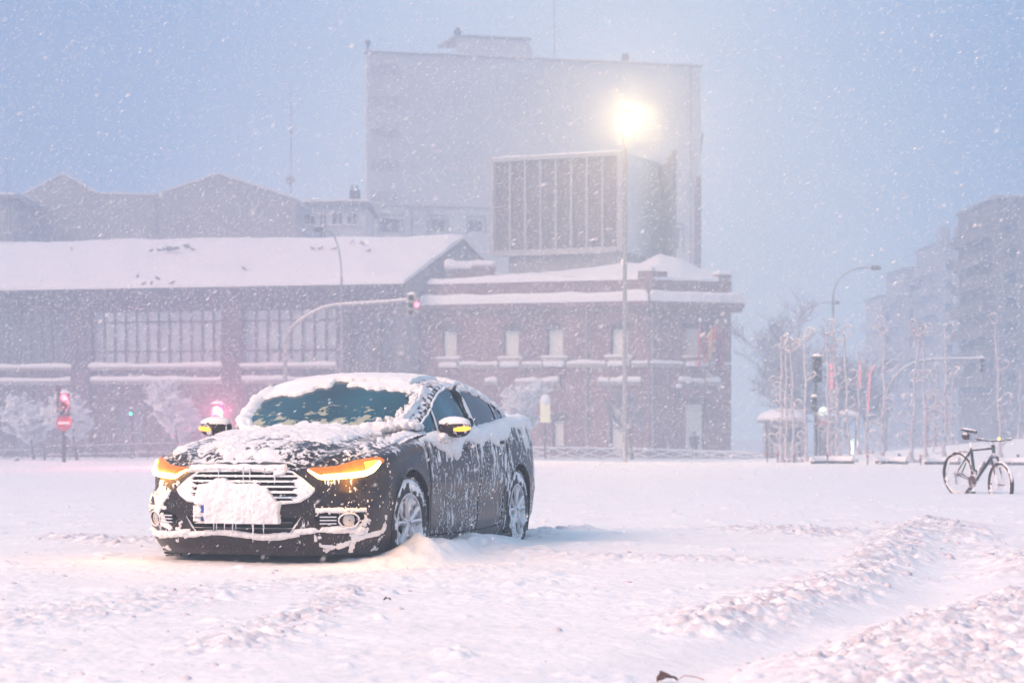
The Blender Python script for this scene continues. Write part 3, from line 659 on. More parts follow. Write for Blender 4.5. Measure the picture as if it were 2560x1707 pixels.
# far blocks at the right; the faint ones have haze painted into paler walls
def farblock(name, label, px0, px1, py, Y, depth, rows, cols, matn, tops=(), side=True):
    a, b = at(px0, py, Y), at(px1, py, Y)
    O = empty(name, (a.x, Y, GZ), label=label, cat='building')
    W = Wall((a.x, Y), (b.x, Y)); holes = []
    zs = np.linspace(4, a.z - 1.0, rows + 1)
    for i in range(rows):
        for j in range(cols):
            t0 = W.L * (j + .28) / cols; t1 = W.L * (j + .72) / cols; holes.append((t0, t1, zs[i] + .3, zs[i + 1] - .9))
    m = MB(); W.skin(m, 0, W.L, GZ, a.z, holes, .3); m.box(a.x, b.x, Y + .35, Y + depth, GZ, a.z - .01)
    m.add([(a.x, Y, GZ), (a.x, Y, a.z), (a.x, Y + .35, a.z), (a.x, Y + .35, GZ)], [(0, 1, 2, 3)])
    m.build('wall', M[matn], O)
    for h in holes:
        g = MB(); W.box(g, h[0], h[1], h[2], h[3], -.28, -.22); w = g.build('window', M['glass_dark'], O)
    for q0, q1, qy in tops:
        p0, p1 = at(q0, qy, Y + 2), at(q1, qy, Y + 2); c = MB(); c.box(p0.x, p1.x, Y + 2, Y + 5, a.z - .02, p0.z); c.build('roof_block', M[matn], O)
    c = MB(); c.box(a.x - .3, b.x + .3, Y - .4, Y + depth, a.z + .003, a.z + .2); cc = c.build('cornice', M['plaster_grey'], O)
    if side:
        for i in range(rows):
            bl = MB(); bl.box(a.x - .9, a.x - .003, Y + 1, Y + depth - 1, zs[i], zs[i] + .9); bl.build('balcony', M[matn], O)
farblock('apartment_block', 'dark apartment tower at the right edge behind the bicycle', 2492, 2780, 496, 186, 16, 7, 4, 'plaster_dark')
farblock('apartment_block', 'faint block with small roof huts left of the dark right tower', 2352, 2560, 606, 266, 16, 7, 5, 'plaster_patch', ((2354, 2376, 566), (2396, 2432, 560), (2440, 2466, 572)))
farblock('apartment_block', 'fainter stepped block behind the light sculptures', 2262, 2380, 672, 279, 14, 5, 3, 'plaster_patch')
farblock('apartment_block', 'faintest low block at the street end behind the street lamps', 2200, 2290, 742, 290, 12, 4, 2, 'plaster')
# ------------------------------------------------------------------ the car body as smooth functions (local: x right, y forward, z up)
def spl(xs, ys, q):
    """natural-ish monotone-friendly cubic (Catmull) through knots"""
    xs = np.asarray(xs, float); ys = np.asarray(ys, float); q = np.clip(np.asarray(q, float), xs[0], xs[-1])
    m = np.gradient(ys, xs) if False else None
    d = np.diff(ys) / np.diff(xs); m = np.concatenate([[d[0]], (d[:-1] + d[1:]) / 2, [d[-1]]])
    i = np.clip(np.searchsorted(xs, q, side='right') - 1, 0, len(xs) - 2)
    h = xs[i + 1] - xs[i]; t = (q - xs[i]) / h
    return (2 * t**3 - 3 * t**2 + 1) * ys[i] + (t**3 - 2 * t**2 + t) * h * m[i] + (-2 * t**3 + 3 * t**2) * ys[i + 1] + (t**3 - t**2) * h * m[i + 1]
OUT = np.array([(0, 2.43), (.20, 2.423), (.40, 2.395), (.57, 2.345), (.71, 2.265), (.82, 2.14), (.882, 1.96), (.908, 1.72), (.918, 1.4), (.924, .9), (.926, 0),
                (.926, -.8), (.922, -1.3), (.910, -1.65), (.885, -1.95), (.835, -2.2), (.72, -2.36), (.5, -2.44), (.25, -2.47), (0, -2.475)])
_cs = np.concatenate([[0], np.cumsum(np.hypot(*np.diff(OUT, axis=0).T))])
_q = np.linspace(0, _cs[-1], 3000); _ox = spl(_cs, OUT[:, 0], _q); _oy = spl(_cs, OUT[:, 1], _q)
_arc = np.concatenate([[0], np.cumsum(np.hypot(np.diff(_ox), np.diff(_oy)))]); SLEN = _arc[-1]
_nx = np.gradient(_oy, _arc) * -1; _ny = np.gradient(_ox, _arc)      # outward normal = (-dy, dx)?
ZT_Y = [-2.48, -2.3, -1.8, -1.0, 0, .8, 1.2, 1.6, 1.85, 2.0, 2.1, 2.2, 2.3, 2.43]; ZT_Z = [1.07, 1.10, 1.10, 1.045, .985, .955, .930, .887, .853, .834, .818, .798, .768, .754]
def out_xy(s):
    s = np.asarray(s, float); a = np.abs(s); sg = np.where(s < 0, -1.0, 1.0)
    return sg * np.interp(a, _arc, _ox), np.interp(a, _arc, _oy), sg * np.interp(a, _arc, _nx), np.interp(a, _arc, _ny)
def ztop(s): return spl(ZT_Y, ZT_Z, out_xy(s)[1])
def S(s, z):
    """point on the lower shell; s = signed metres along the plan outline from the nose (negative = car's left)"""
    x, y, nx, ny = out_xy(s); z = np.asarray(z, float); zt = ztop(s)
    wf = sstep(1.68, 2.25, y); wr = sstep(-1.9, -2.3, y)
    dF = np.interp(z, [.13, .19, .26, .36, .48, .58, .68, .76, .85], [.15, .075, .03, .008, 0, .012, .042, .068, .09])
    dS = np.interp(z, [.15, .22, .3, .4, .55, .62, .68, .74, .84, .95, 1.1], [.075, .04, .022, .016, .004, .0, .006, .010, .022, .050, .10])
    dR = np.interp(z, [.2, .3, .5, .8, .95, 1.1], [.10, .03, 0, .02, .035, .08])
    d = dS * (1 - wf) * (1 - wr) + dF * wf + dR * wr
    t = np.clip((z - (zt - .055)) / .055, 0, 1); d = d + .05 * (1 - np.sqrt(np.clip(1 - t * t, 0, 1)))
    # muscle over the wheel arches
    for yc in (1.425, -1.425):
        r = np.hypot(y - yc, z - .34); d = d - .012 * np.exp(-((r - .39) / .05) ** 2) * (z < .8)
    # door hollow between two creases
    d = d + .012 * np.exp(-((z - .47) / .07) ** 2) * sstep(1.0, .7, np.abs(y + .1))
    # bumper pinches under the headlight / sculpted corner
    d = d + .02 * np.exp(-((z - .60) / .05) ** 2) * sstep(.75, .95, np.abs(s)) * sstep(1.25, 1.0, np.abs(s))
    return x - nx * d, y - ny * d, z + 0 * x
def Sn(s, z, e=.004):
    p = np.stack(S(s, z), -1); a = np.stack(S(s + e, z), -1) - p; b = np.stack(S(s, z - e), -1) - p
    n = np.cross(a, b); n /= np.linalg.norm(n, axis=-1, keepdims=True) + 1e-12
    # make outward: compare with plan normal
    _, _, nx, ny = out_xy(s); f = np.sign(n[..., 0] * nx + n[..., 1] * ny); f = np.where(f == 0, 1, f)
    return p, n * f[..., None]
def rimx(s):
    x, y, z = S(s, ztop(s)); return x, y, z
_rs = np.linspace(0, SLEN, 1500); _rx, _ry, _rz = rimx(_rs)
_o = np.argsort(_ry)
def top_h(x, y):
    """bonnet / boot-lid height"""
    xr = np.interp(y, _ry[_o], _rx[_o]) + 1e-6; zr = np.interp(y, _ry[_o], _rz[_o])
    u = np.clip(np.abs(x) / xr, 0, 1)
    c = spl([-2.5, -2.3, -1.9, 0, .9, 1.5, 1.9, 2.1, 2.2, 2.27, 2.31, 2.43], [.0, .03, .04, .06, .075, .080, .070, .050, .032, .015, 0.0, 0.0], y)
    z = zr + c * (1 - u ** 2.4)
    # bonnet creases: a valley beside the wing and a raised centre panel
    f = sstep(.7, 1.2, y) * sstep(2.42, 2.2, y)
    z = z + f * (.014 * np.exp(-((u - .80) / .08) ** 2) - .016 * np.exp(-((u - .62) / .07) ** 2) + .010 * sstep(.52, .44, u))
    return z
# greenhouse
ZC_Y = [-2.05, -1.95, -1.6, -1.25, -1.0, -.7, -.35, -.1, .12, .35, .6, .9, 1.06, 1.12]; ZC_Z = [1.085, 1.12, 1.235, 1.34, 1.392, 1.432, 1.447, 1.440, 1.412, 1.333, 1.225, 1.09, 1.015, .985]
ZB_Y = [-2.05, -1.6, -1.2, -.6, 0, .5, .9, 1.12]; ZB_Z = [1.085, 1.075, 1.05, 1.015, .985, .965, .955, .95]
XB_Y = [-2.05, -1.9, -1.6, -1.2, -.6, 0, .3, .6, .78, .88, .98, 1.06, 1.12]; XB_X = [.60, .67, .745, .80, .838, .845, .838, .805, .75, .68, .54, .36, .18]
NT = 81
def section(y):
    zc = float(spl(ZC_Y, ZC_Z, y)); zb = float(spl(ZB_Y, ZB_Z, y)); xb = float(spl(XB_Y, XB_X, y))
    cr = float(np.interp(y, [-2, -1.2, -.3, .12, .5, .9, 1.12], [.05, .07, .062, .065, .085, .08, .05]))
    zr = max(zc - cr, zb + .004); xr = xb - (zr - zb) * .47
    xr = max(xr, .1)
    n1 = 28; ts = np.linspace(0, 1, n1)
    bul = .018 * np.sin(ts * pi) * (zr - zb) / .45
    X1 = xb + (xr - xb) * ts + bul; Z1 = zb + (zr - zb) * ts
    n2 = NT - n1; tt = np.linspace(0, 1, n2 + 1)[1:]
    X2 = xr * (1 - tt); Z2 = zr + (zc - zr) * (1 - (1 - tt) ** 2.2)
    X = np.concatenate([X1, X2]); Z = np.concatenate([Z1, Z2])
    for _ in range(5):
        X[1:-1] = (X[:-2] + 2 * X[1:-1] + X[2:]) / 4; Z[1:-1] = (Z[:-2] + 2 * Z[1:-1] + Z[2:]) / 4
    X[-1] = 0
    return X, Z, xr, zr, zb
# ------------------------------------------------------------------ the car
def gridmesh(P, keep=None, flip=False):
    """faces of a (n,m,3) grid"""
    n, m = P.shape[:2]; idx = np.arange(n * m).reshape(n, m)
    F = np.stack([idx[:-1, :-1], idx[:-1, 1:], idx[1:, 1:], idx[1:, :-1]], -1)
    if keep is not None: F = F[keep]
    F = F.reshape(-1, 4)
    if flip: F = F[:, ::-1]
    used, inv = np.unique(F, return_inverse=True)
    return P.reshape(-1, 3)[used], [tuple(int(k) for k in f) for f in inv.reshape(-1, 4)]
def normals(P, ref=None):
    a = np.gradient(P, axis=0); b = np.gradient(P, axis=1); n = np.cross(a, b); n /= np.linalg.norm(n, axis=-1, keepdims=True) + 1e-12
    return n
def shell(mb, P, N, T, sink=.004, flip=False, ok=None):
    """skin of settled snow with thickness T over a grid; T<=0 leaves the surface bare"""
    Q = P + N * np.where(T > 0, T, -sink)[..., None]
    t = T; keep = np.maximum(np.maximum(t[:-1, :-1], t[1:, :-1]), np.maximum(t[:-1, 1:], t[1:, 1:])) > 0
    if ok is not None: keep &= ok[:-1, :-1] & ok[1:, :-1] & ok[:-1, 1:] & ok[1:, 1:]
    if keep.any(): mb.add(*gridmesh(Q, keep, flip))
def patch(mb, s, zlo, zhi, nz, off, th):
    """solid piece lying on the lower shell between two curves over s"""
    s = np.asarray(s, float); V = np.linspace(0, 1, nz)[:, None]
    SS = np.repeat(s[None], nz, 0); ZZ = zlo[None] * (1 - V) + zhi[None] * V
    p, n = Sn(SS, ZZ); A = p + n * off; B = p + n * (off - th)
    nr, nc = SS.shape; idx = np.arange(nr * nc).reshape(nr, nc); k = nr * nc
    F = [(idx[j, i], idx[j, i + 1], idx[j + 1, i + 1], idx[j + 1, i]) for j in range(nr - 1) for i in range(nc - 1)]
    rim = list(idx[0, :]) + list(idx[1:, -1]) + list(idx[-1, ::-1][1:]) + list(idx[::-1, 0][1:-1])
    Fs = [(rim[q], rim[q] + k, rim[(q + 1) % len(rim)] + k, rim[(q + 1) % len(rim)]) for q in range(len(rim))]
    mb.add(np.concatenate([A.reshape(-1, 3), B.reshape(-1, 3)]), [tuple(int(i) for i in f[::-1]) for f in F] + [tuple(int(i) + k for i in f) for f in F] + Fs)
def surf_line(s, z, off):
    p, n = Sn(np.asarray(s, float), np.asarray(z, float)); return [tuple(v) for v in (p + n * off)]

def paint_mat():
    m = bpy.data.materials.new('wet_black_paint'); nt, p = nodes_of(m); L = nt.links; N = nt.nodes
    tc = N.new('ShaderNodeTexCoord'); ge = N.new('ShaderNodeNewGeometry')
    def noise(scale, vec=(1, 1, 1), det=6, r=.6):
        mp = N.new('ShaderNodeMapping'); mp.inputs['Scale'].default_value = vec; L.new(tc.outputs['Object'], mp.inputs[0])
        n = N.new('ShaderNodeTexNoise'); n.inputs['Scale'].default_value = scale; n.inputs['Detail'].default_value = det; n.inputs['Roughness'].default_value = r; L.new(mp.outputs[0], n.inputs['Vector']); return n.outputs[0]
    def math_(op, a, b=None, c=None):
        q = N.new('ShaderNodeMath'); q.operation = op
        for i, v in enumerate((a, b, c)):
            if v is None: continue
            if isinstance(v, (int, float)): q.inputs[i].default_value = v
            else: L.new(v, q.inputs[i])
        return q.outputs[0]
    def mr(v, a, b, c=0, d=1):
        q = N.new('ShaderNodeMapRange'); q.inputs[1].default_value = a; q.inputs[2].default_value = b; q.inputs[3].default_value = c; q.inputs[4].default_value = d; L.new(v, q.inputs[0]); return q.outputs[0]
    streak = noise(26, (1, 1, .28), 7, .7); big = noise(3.2, (1, 1, .6), 4); fine = noise(95, (1, 1, .6), 4, .7)
    sx = N.new('ShaderNodeSeparateXYZ'); L.new(ge.outputs['Normal'], sx.inputs[0])
    so = N.new('ShaderNodeSeparateXYZ'); L.new(tc.outputs['Object'], so.inputs[0])
    up = mr(sx.outputs[2], .25, .9, 0, .10)
    high = mr(so.outputs[2], .45, 1.0, 0, .05)
    v = math_('MULTIPLY_ADD', big, .42, streak); v = math_('ADD', v, up); v = math_('ADD', v, high)
    sn_ = N.new('ShaderNodeSeparateXYZ'); L.new(tc.outputs['Normal'], sn_.inputs[0]); v = math_('MULTIPLY_ADD', math_('MULTIPLY', math_('ABSOLUTE', sn_.outputs[0]), mr(so.outputs[1], .9, 1.25, 1, -1)), .055, v)
    m1 = mr(v, .83, .865)
    v2 = math_('MULTIPLY_ADD', big, .25, fine); m2 = mr(v2, .76, .80, 0, .7)
    film = mr(noise(9, (1, 1, .22), 5, .65), .45, .8, 0, .035)
    mask = math_('MAXIMUM', m1, m2); mask = math_('MAXIMUM', mask, film)
    mx = N.new('ShaderNodeMix'); mx.data_type = 'RGBA'; mx.inputs[6].default_value = (.006, .004, .006, 1); mx.inputs[7].default_value = (.82, .83, .87, 1); L.new(mask, mx.inputs[0]); L.new(mx.outputs[2], p.inputs['Base Color'])
    L.new(mr(mask, .1, .5, .30, .85), p.inputs['Roughness'])
    p.inputs['Specular IOR Level'].default_value = .38; p.inputs['Specular Tint'].default_value = (1, .78, .74, 1)
    p.inputs['Coat Weight'].default_value = .08; p.inputs['Coat Roughness'].default_value = .2
    b = N.new('ShaderNodeBump'); b.inputs['Distance'].default_value = .006; L.new(math_('MULTIPLY_ADD', fine, .25, mask), b.inputs['Height']); L.new(b.outputs[0], p.inputs['Normal'])
    return m
def glass_mat(name, frost=True, tint=(.003, .045, .065)):  # opaque base; teal tint paints in sky seen through the glass
    m = bpy.data.materials.new(name); nt, p = nodes_of(m); L = nt.links; N = nt.nodes
    tc = N.new('ShaderNodeTexCoord')
    n = N.new('ShaderNodeTexNoise'); n.inputs['Scale'].default_value = 10 if frost else 45; n.inputs['Detail'].default_value = 9; n.inputs['Roughness'].default_value = .62; L.new(tc.outputs['Object'], n.inputs['Vector'])
    so = N.new('ShaderNodeSeparateXYZ'); L.new(tc.outputs['Object'], so.inputs[0])
    h = N.new('ShaderNodeMapRange'); h.inputs[1].default_value = 1.0; h.inputs[2].default_value = 1.30; h.inputs[3].default_value = .16 if frost else .02; h.inputs[4].default_value = -.13; L.new(so.outputs[2], h.inputs[0])
    a = N.new('ShaderNodeMath'); a.operation = 'ADD'; L.new(n.outputs[0], a.inputs[0]); L.new(h.outputs[0], a.inputs[1])
    r = N.new('ShaderNodeMapRange'); r.inputs[1].default_value = .57 if frost else .60; r.inputs[2].default_value = .60 if frost else .66; r.inputs[4].default_value = .8; L.new(a.outputs[0], r.inputs[0])
    mx = N.new('ShaderNodeMix'); mx.data_type = 'RGBA'
    nl = N.new('ShaderNodeTexNoise'); nl.inputs['Scale'].default_value = 1.6; nl.inputs['Detail'].default_value = 2; L.new(tc.outputs['Object'], nl.inputs['Vector'])  # broad noise paints soft reflections into the base colour
    rl = N.new('ShaderNodeValToRGB'); rl.color_ramp.elements[0].position = .38; rl.color_ramp.elements[1].position = .62; rl.color_ramp.elements[0].color = tuple(c * .3 for c in tint) + (1,); rl.color_ramp.elements[1].color = tuple(c * 1.5 for c in tint) + (1,)
    L.new(nl.outputs[0], rl.inputs[0]); L.new(rl.outputs[0], mx.inputs[6]); mx.inputs[7].default_value = ((.50, .50, .38) if frost else (.7, .72, .76)) + (1,); L.new(r.outputs[0], mx.inputs[0]); L.new(mx.outputs[2], p.inputs['Base Color'])
    q = N.new('ShaderNodeMapRange'); q.inputs[3].default_value = .10; q.inputs[4].default_value = .8; L.new(r.outputs[0], q.inputs[0]); L.new(q.outputs[0], p.inputs['Roughness'])
    p.inputs['Specular IOR Level'].default_value = .75; p.inputs['Specular Tint'].default_value = (.25, .70, .85, 1)
    b = N.new('ShaderNodeBump'); b.inputs['Distance'].default_value = .004; L.new(r.outputs[0], b.inputs['Height']); L.new(b.outputs[0], p.inputs['Normal'])
    return m
M['paint'] = paint_mat(); M['windscreen'] = glass_mat('frosted_windscreen'); M['side_glass'] = glass_mat('side_glass', False, (.02, .13, .17)); M['dark_glass'] = glass_mat('privacy_glass', False, (.02, .018, .025))  # front side glass is lighter, see-through sky put into its colour
M['car_snow'] = snowmat('car_snow', (.88, .88, .9), bump=.008, bscale=70)
M['black_plastic'] = mat('black_plastic', (.012, .012, .013), .6, .2, 10, snow=.42, snow_scale=14, bump=.002)
M['shade_black'] = mat('shade_and_seam_black', (.003, .003, .003), .9, .2, 10, spec=.1)  # black colour paints the shade of grille, intake and fog openings, none cut
M['chrome'] = mat('iced_chrome', (.78, .79, .82), .25, .08, 10, metal=.8, snow=.42, snow_scale=30)
M['alloy'] = mat('iced_alloy', (.50, .50, .53), .3, .2, 9, metal=.75, snow=.50, snow_scale=11, bump=.003)
M['tyre'] = mat('tyre_rubber', (.018, .017, .018), .85, .2, 12, bump=.004, bscale=60, snow=.50, snow_scale=15)
M['ice'] = mat('icicle_ice', (.74, .76, .82), .25, .05, 10)

def amber_lens():
    m = bpy.data.materials.new('amber_lens'); nt, p = nodes_of(m); L = nt.links; N = nt.nodes
    tc = N.new('ShaderNodeTexCoord'); n = N.new('ShaderNodeTexNoise'); n.inputs['Scale'].default_value = 30; n.inputs['Detail'].default_value = 8; n.inputs['Roughness'].default_value = .7; L.new(tc.outputs['Object'], n.inputs['Vector'])
    r = N.new('ShaderNodeValToRGB'); r.color_ramp.elements[0].position = .35; r.color_ramp.elements[1].position = .68
    r.color_ramp.elements[0].color = (.70, .13, .002, 1); r.color_ramp.elements[1].color = (1.0, .30, .02, 1); L.new(n.outputs[0], r.inputs[0])
    L.new(r.outputs[0], p.inputs['Emission Color']); p.inputs['Emission Strength'].default_value = .55
    p.inputs['Base Color'].default_value = (.25, .08, .01, 1); p.inputs['Roughness'].default_value = .35
    b = N.new('ShaderNodeBump'); b.inputs['Distance'].default_value = .004; L.new(n.outputs[0], b.inputs['Height']); L.new(b.outputs[0], p.inputs['Normal'])
    return m
M['amber_lens'] = amber_lens()
M['drl'] = emis('running_light', (1.0, .60, .16), 24.0)
M['amber'] = emis('amber_indicator', (1.0, .36, .04), 2.2)
M['lamp_chrome'] = mat('lamp_bowl', (.6, .55, .5), .3, .2, 20, metal=.5)

def car():
    C = empty('parked_car', (CAR_LOC[0], CAR_LOC[1], 0), CAR_ROT, label='black sedan stuck in deep snow with amber lights on and a snow covered bonnet', cat='car')
    nz = 64
    # lower shell ------------------------------------------------
    s = np.concatenate([np.linspace(-SLEN, -3.4, 130)[:-1], np.linspace(-3.4, 2.2, 520)[:-1], np.linspace(2.2, SLEN, 120)])
    v = np.linspace(0, 1, nz); SS = np.repeat(s[None], nz, 0); zb = .145; ZT = np.repeat(ztop(s)[None], nz, 0)
    # denser near the top edge
    ZZ = zb + (ZT - zb) * v[:, None] ** .9
    X, Y, Z = S(SS, ZZ); P = np.stack([X, Y, Z], -1)
    # wheel arches: pull vertices onto the circle, drop what is inside
    R = .392; inside = np.zeros(X.shape, bool)
    for yc in (1.425, -1.425):
        cz = .345; r = np.hypot(Y - yc, Z - cz); near = (r < R) & (r > R - .022) & (np.abs(X) > .6)
        k = R / np.maximum(r, 1e-6)
        Y2 = yc + (Y - yc) * k; Z2 = cz + (Z - cz) * k
        P[..., 1] = np.where(near, Y2, P[..., 1]); P[..., 2] = np.where(near & (Z2 > zb), Z2, P[..., 2])
        inside |= (r <= R - .022) & (np.abs(X) > .6)
    keep = ~(inside[:-1, :-1] | inside[1:, :-1] | inside[:-1, 1:] | inside[1:, 1:])
    mb = MB(); mb.add(*gridmesh(P, keep, True))
    # bonnet, deck and shoulders
    sh = np.linspace(0.02, SLEN - .02, 260); ex, ey, ez = rimx(sh); ax = np.linspace(-1, 1, 121)
    TX = ex[:, None] * ax[None]; TY = np.repeat(ey[:, None], 121, 1); TZ = top_h(TX, TY)
    mb.add(*gridmesh(np.stack([TX, TY, TZ], -1), None, True))
    # floor pan
    fs = np.linspace(-SLEN, SLEN, 80); fx, fy, fz = S(fs, np.full(80, zb)); mb.add(np.stack([fx, fy, fz], -1)[:-1], [tuple(range(79))])
    body = mb.build('body', M['paint'], C, smooth=True)
    # greenhouse ---------------------------------------------------
    ys = np.linspace(-2.04, 1.11, 330); full = []; info = []
    for y in ys:
        Xs, Zs, xr, zr, zbb = section(y); full.append(np.concatenate([np.stack([-Xs, np.full(NT, y), Zs], -1), np.stack([Xs[-2::-1], np.full(NT - 1, y), Zs[-2::-1]], -1)])); info.append((xr, zr, zbb))
    G = np.array(full); info = np.array(info); GN = normals(G); GN = np.where((GN[..., 2:3] * 1 < 0), -GN, GN)
    GN[:, :, :] = np.where((G[..., 0:1] * GN[..., 0:1] < -0.02), -GN, GN)
    Fc = (G[:-1, :-1] + G[1:, :-1] + G[:-1, 1:] + G[1:, 1:]) / 4
    K = np.arange(2 * NT - 2)[None] + np.zeros((len(ys) - 1, 1)); kk = np.minimum(K, 2 * NT - 3 - K)
    yc_ = Fc[..., 1]; xc = np.abs(Fc[..., 0]); zc = Fc[..., 2]; ii = info[:-1]
    side = (kk < 27) & (zc > ii[:, 2:3] + .022) & (zc < ii[:, 1:2] - .040)
    pil = (np.abs(yc_ + .34 - .10 * (zc - 1.0)) < .038)
    front_w = side & (yc_ > -.30) & (yc_ < .70) & ~pil; rear_w = side & (yc_ < -.30) & (yc_ > -1.60) & ~pil & (np.abs(yc_ + 1.20) > .022)
    ws = (kk >= 31) & (yc_ > .15 + .06 * (xc / .6) ** 2) & (yc_ < 1.06); rw = (kk >= 33) & (yc_ < -1.08) & (yc_ > -1.93)
    mb = MB(); mb.add(*gridmesh(G, ~(front_w | rear_w | ws | rw))); mb.build('cabin', M['paint'], C, smooth=True)
    Gi = G - GN * .006
    g = MB(); g.add(*gridmesh(G - GN * .003, ws)); wsc = g.build('windscreen', M['windscreen'], C, smooth=True)
    for nm, msk, mt in (('front_window', front_w, 'side_glass'), ('rear_window', rear_w, 'dark_glass')):
        for sgn in (-1, 1):
            q = msk & (Fc[..., 0] * sgn > 0); g = MB(); g.add(*gridmesh(Gi, q)); g.build(nm, M[mt], C, smooth=True)
    g = MB(); g.add(*gridmesh(Gi, rw)); g.build('back_window', M['dark_glass'], C, smooth=True)
    # rear-view mirror housing behind the screen top
    # bright window surround
    for sgn in (-1, 1):
        top = []; 
        for y in np.linspace(.78, -1.62, 70):
            Xs, Zs, xr, zr, zbb = section(y); zt = max(zr - .036, zbb + .01); t = np.argmin(np.abs(Zs[:28] - zt)); top.append((sgn * (Xs[t] + .004), y, Zs[t]))
        g = MB(); g.tube(top, .010, 6); g.build('window_trim', M['chrome'], C, smooth=True)
        g = MB()
        for yy in (-.34, ):
            pts = []
            for zz in np.linspace(0, 1, 12):
                y = yy + .10 * zz * .4; Xs, Zs, xr, zr, zbb = section(y); z_ = zbb + .01 + (zr - .04 - zbb) * zz; t = np.argmin(np.abs(Zs[:28] - z_)); pts.append((sgn * (Xs[t] + .003), yy + .10 * (z_ - 1.0), Zs[t]))
            g.tube(pts, .03, 6); g.build('window_pillar', M['black_plastic'], C, smooth=True); g = MB()
        pts = []
        for zz in np.linspace(0, 1, 8):
            y = .50 - .06 * zz; Xs, Zs, xr, zr, zbb = section(y); z_ = zbb + .01 + (zr - .04 - zbb) * zz; t = np.argmin(np.abs(Zs[:28] - z_)); pts.append((sgn * (Xs[t] + .002), y, Zs[t]))
        g.tube(pts, .011, 6); g.build('window_pillar', M['black_plastic'], C, smooth=True)
    # wheel houses -----------------------------------------------------
    w = MB()
    for yc in (1.425, -1.425):
        for sgn in (-1, 1):
            n = 28; A = [(sgn * .895, yc + (R - .004) * cos(a), .345 + (R - .004) * sin(a)) for a in np.linspace(-.5, pi + .5, n)]; B = [(sgn * .60, p[1], p[2]) for p in A]
            w = MB(); w.add(A + B, [(i, i + 1, n + i + 1, n + i) for i in range(n - 1)]); w.add(B, [tuple(range(n))]); w.build('wheel_housing', M['shade_black'], C)
    for yc, steer in ((1.425, radians(-5)), (-1.425, 0)):
        for sgn in (-1, 1):
            Wt = empty('wheel', (sgn * .80, yc, .335), label=None); Wt.parent = C; WLOC[Wt.name] = Vector((0, 0, 0)); Wt.rotation_euler.z = steer
            prof = [(.225, -.10), (.245, -.105), (.30, -.108), (.325, -.095), (.336, -.07), (.338, 0), (.336, .07), (.325, .095), (.30, .108), (.245, .105), (.225, .10)]
            t = MB(); n = 64; V = [(sgn * x, r * cos(2 * pi * k / n), r * sin(2 * pi * k / n)) for (r, x) in prof for k in range(n)]
            t.add(V, [(i * n + k, i * n + (k + 1) % n, (i + 1) * n + (k + 1) % n, (i + 1) * n + k) for i in range(len(prof) - 1) for k in range(n)])
            for k in range(64):       # tread blocks
                a = 2 * pi * k / 64; 
                for o in (-.07, 0, .07):
                    c_, s_ = cos(a), sin(a); cc = Vector((o, .338 * c_, .338 * s_)); u = Vector((0, -s_, c_)); rr = Vector((0, c_, s_)); ax_ = Vector((1, 0, 0))
                    t.hexa([tuple(cc + ax_ * .026 * i + u * .011 * j + rr * q) for q in (-.004, .006) for i, j in ((-1, -1), (1, -1), (1, 1), (-1, 1))])
            t.build('tyre', M['tyre'], Wt, smooth=True, sharp=40)
            r = MB(); prof = [(.228, .098), (.224, .104), (.214, .104), (.206, .088), (.200, .05), (.196, -.06), (.19, -.08)]
            V = [(sgn * x, q * cos(2 * pi * k / n), q * sin(2 * pi * k / n)) for (q, x) in prof for k in range(n)]
            r.add(V, [(i * n + k, i * n + (k + 1) % n, (i + 1) * n + (k + 1) % n, (i + 1) * n + k) for i in range(len(prof) - 1) for k in range(n)])
            r.tube([(sgn * .05, 0, 0), (sgn * .088, 0, 0), (sgn * .094, 0, 0)], [.05, .046, .03], 20)
            for k in range(10):
                a = 2 * pi * (k // 2) / 5 + (-.17 if k % 2 else .17) + .3
                a2 = a + (-.07 if k % 2 else .07)
                pts = [(sgn * .080, .035 * cos(a - (a2 - a)), .035 * sin(a - (a2 - a))), (sgn * .083, .11 * cos(a), .11 * sin(a)), (sgn * .092, .207 * cos(a2), .207 * sin(a2))]
                r.tube(pts, [.022, .015, .021], 6)
            r.build('rim', M['alloy'], Wt, smooth=True, sharp=40)
            d = MB(); d.tube([(sgn * -.02, 0, 0), (sgn * .03, 0, 0)], .15, 24); d.tube([(sgn * -.08, 0, 0), (sgn * -.03, 0, 0)], .20, 24); d.build('brake_disc', M['shade_black'], Wt)
            pk = MB(); th = np.linspace(0, 2 * pi, 60); rr_ = np.linspace(.05, .205, 16); TT, RR = np.meshgrid(th, rr_)
            PP = np.stack([np.full(TT.shape, sgn * .055), RR * np.cos(TT), RR * np.sin(TT)], -1); NN = np.zeros(PP.shape); NN[..., 0] = sgn
            Tk = (fbm(PP[..., 1] * 14 + yc, PP[..., 2] * 14, 91, 3) - .50) * .14 + .02 * sstep(.17, .205, RR); shell(pk, PP, NN, Tk, .002); 
            if pk.n: pk.build('packed_snow', M['car_snow'], Wt, smooth=True)
    # arch lips
    for yc in (1.425, -1.425):
        for sgn in (-1, 1):
            pts = []
            for a in np.linspace(-.10 if True else 0, pi + .10, 50):
                y = yc + R * cos(a); z = .345 + R * sin(a)
                if z < .16: continue
                so = np.interp(-y, -_oy[::-1][::-1], _arc) if False else float(np.interp(y, _oy[::-1], _arc[::-1])); x_, y_, z_ = S(sgn * so, z); pts.append((float(x_), y, z))
            g = MB(); g.tube(pts, .0085, 6); g.build('arch_lip', M['paint'], C, smooth=True)
    # grille --------------------------------------------------------
    sg = np.linspace(-.52, .52, 120)
    ghi = np.interp(np.abs(sg), [0, .36, .44, .52], [.728, .722, .672, .603]); glo = np.interp(np.abs(sg), [0, .25, .42, .485, .52], [.500, .505, .522, .56, .597])
    g = MB(); patch(g, sg, glo, ghi, 10, .004, .02); gr = g.build('grille', M['shade_black'], C)
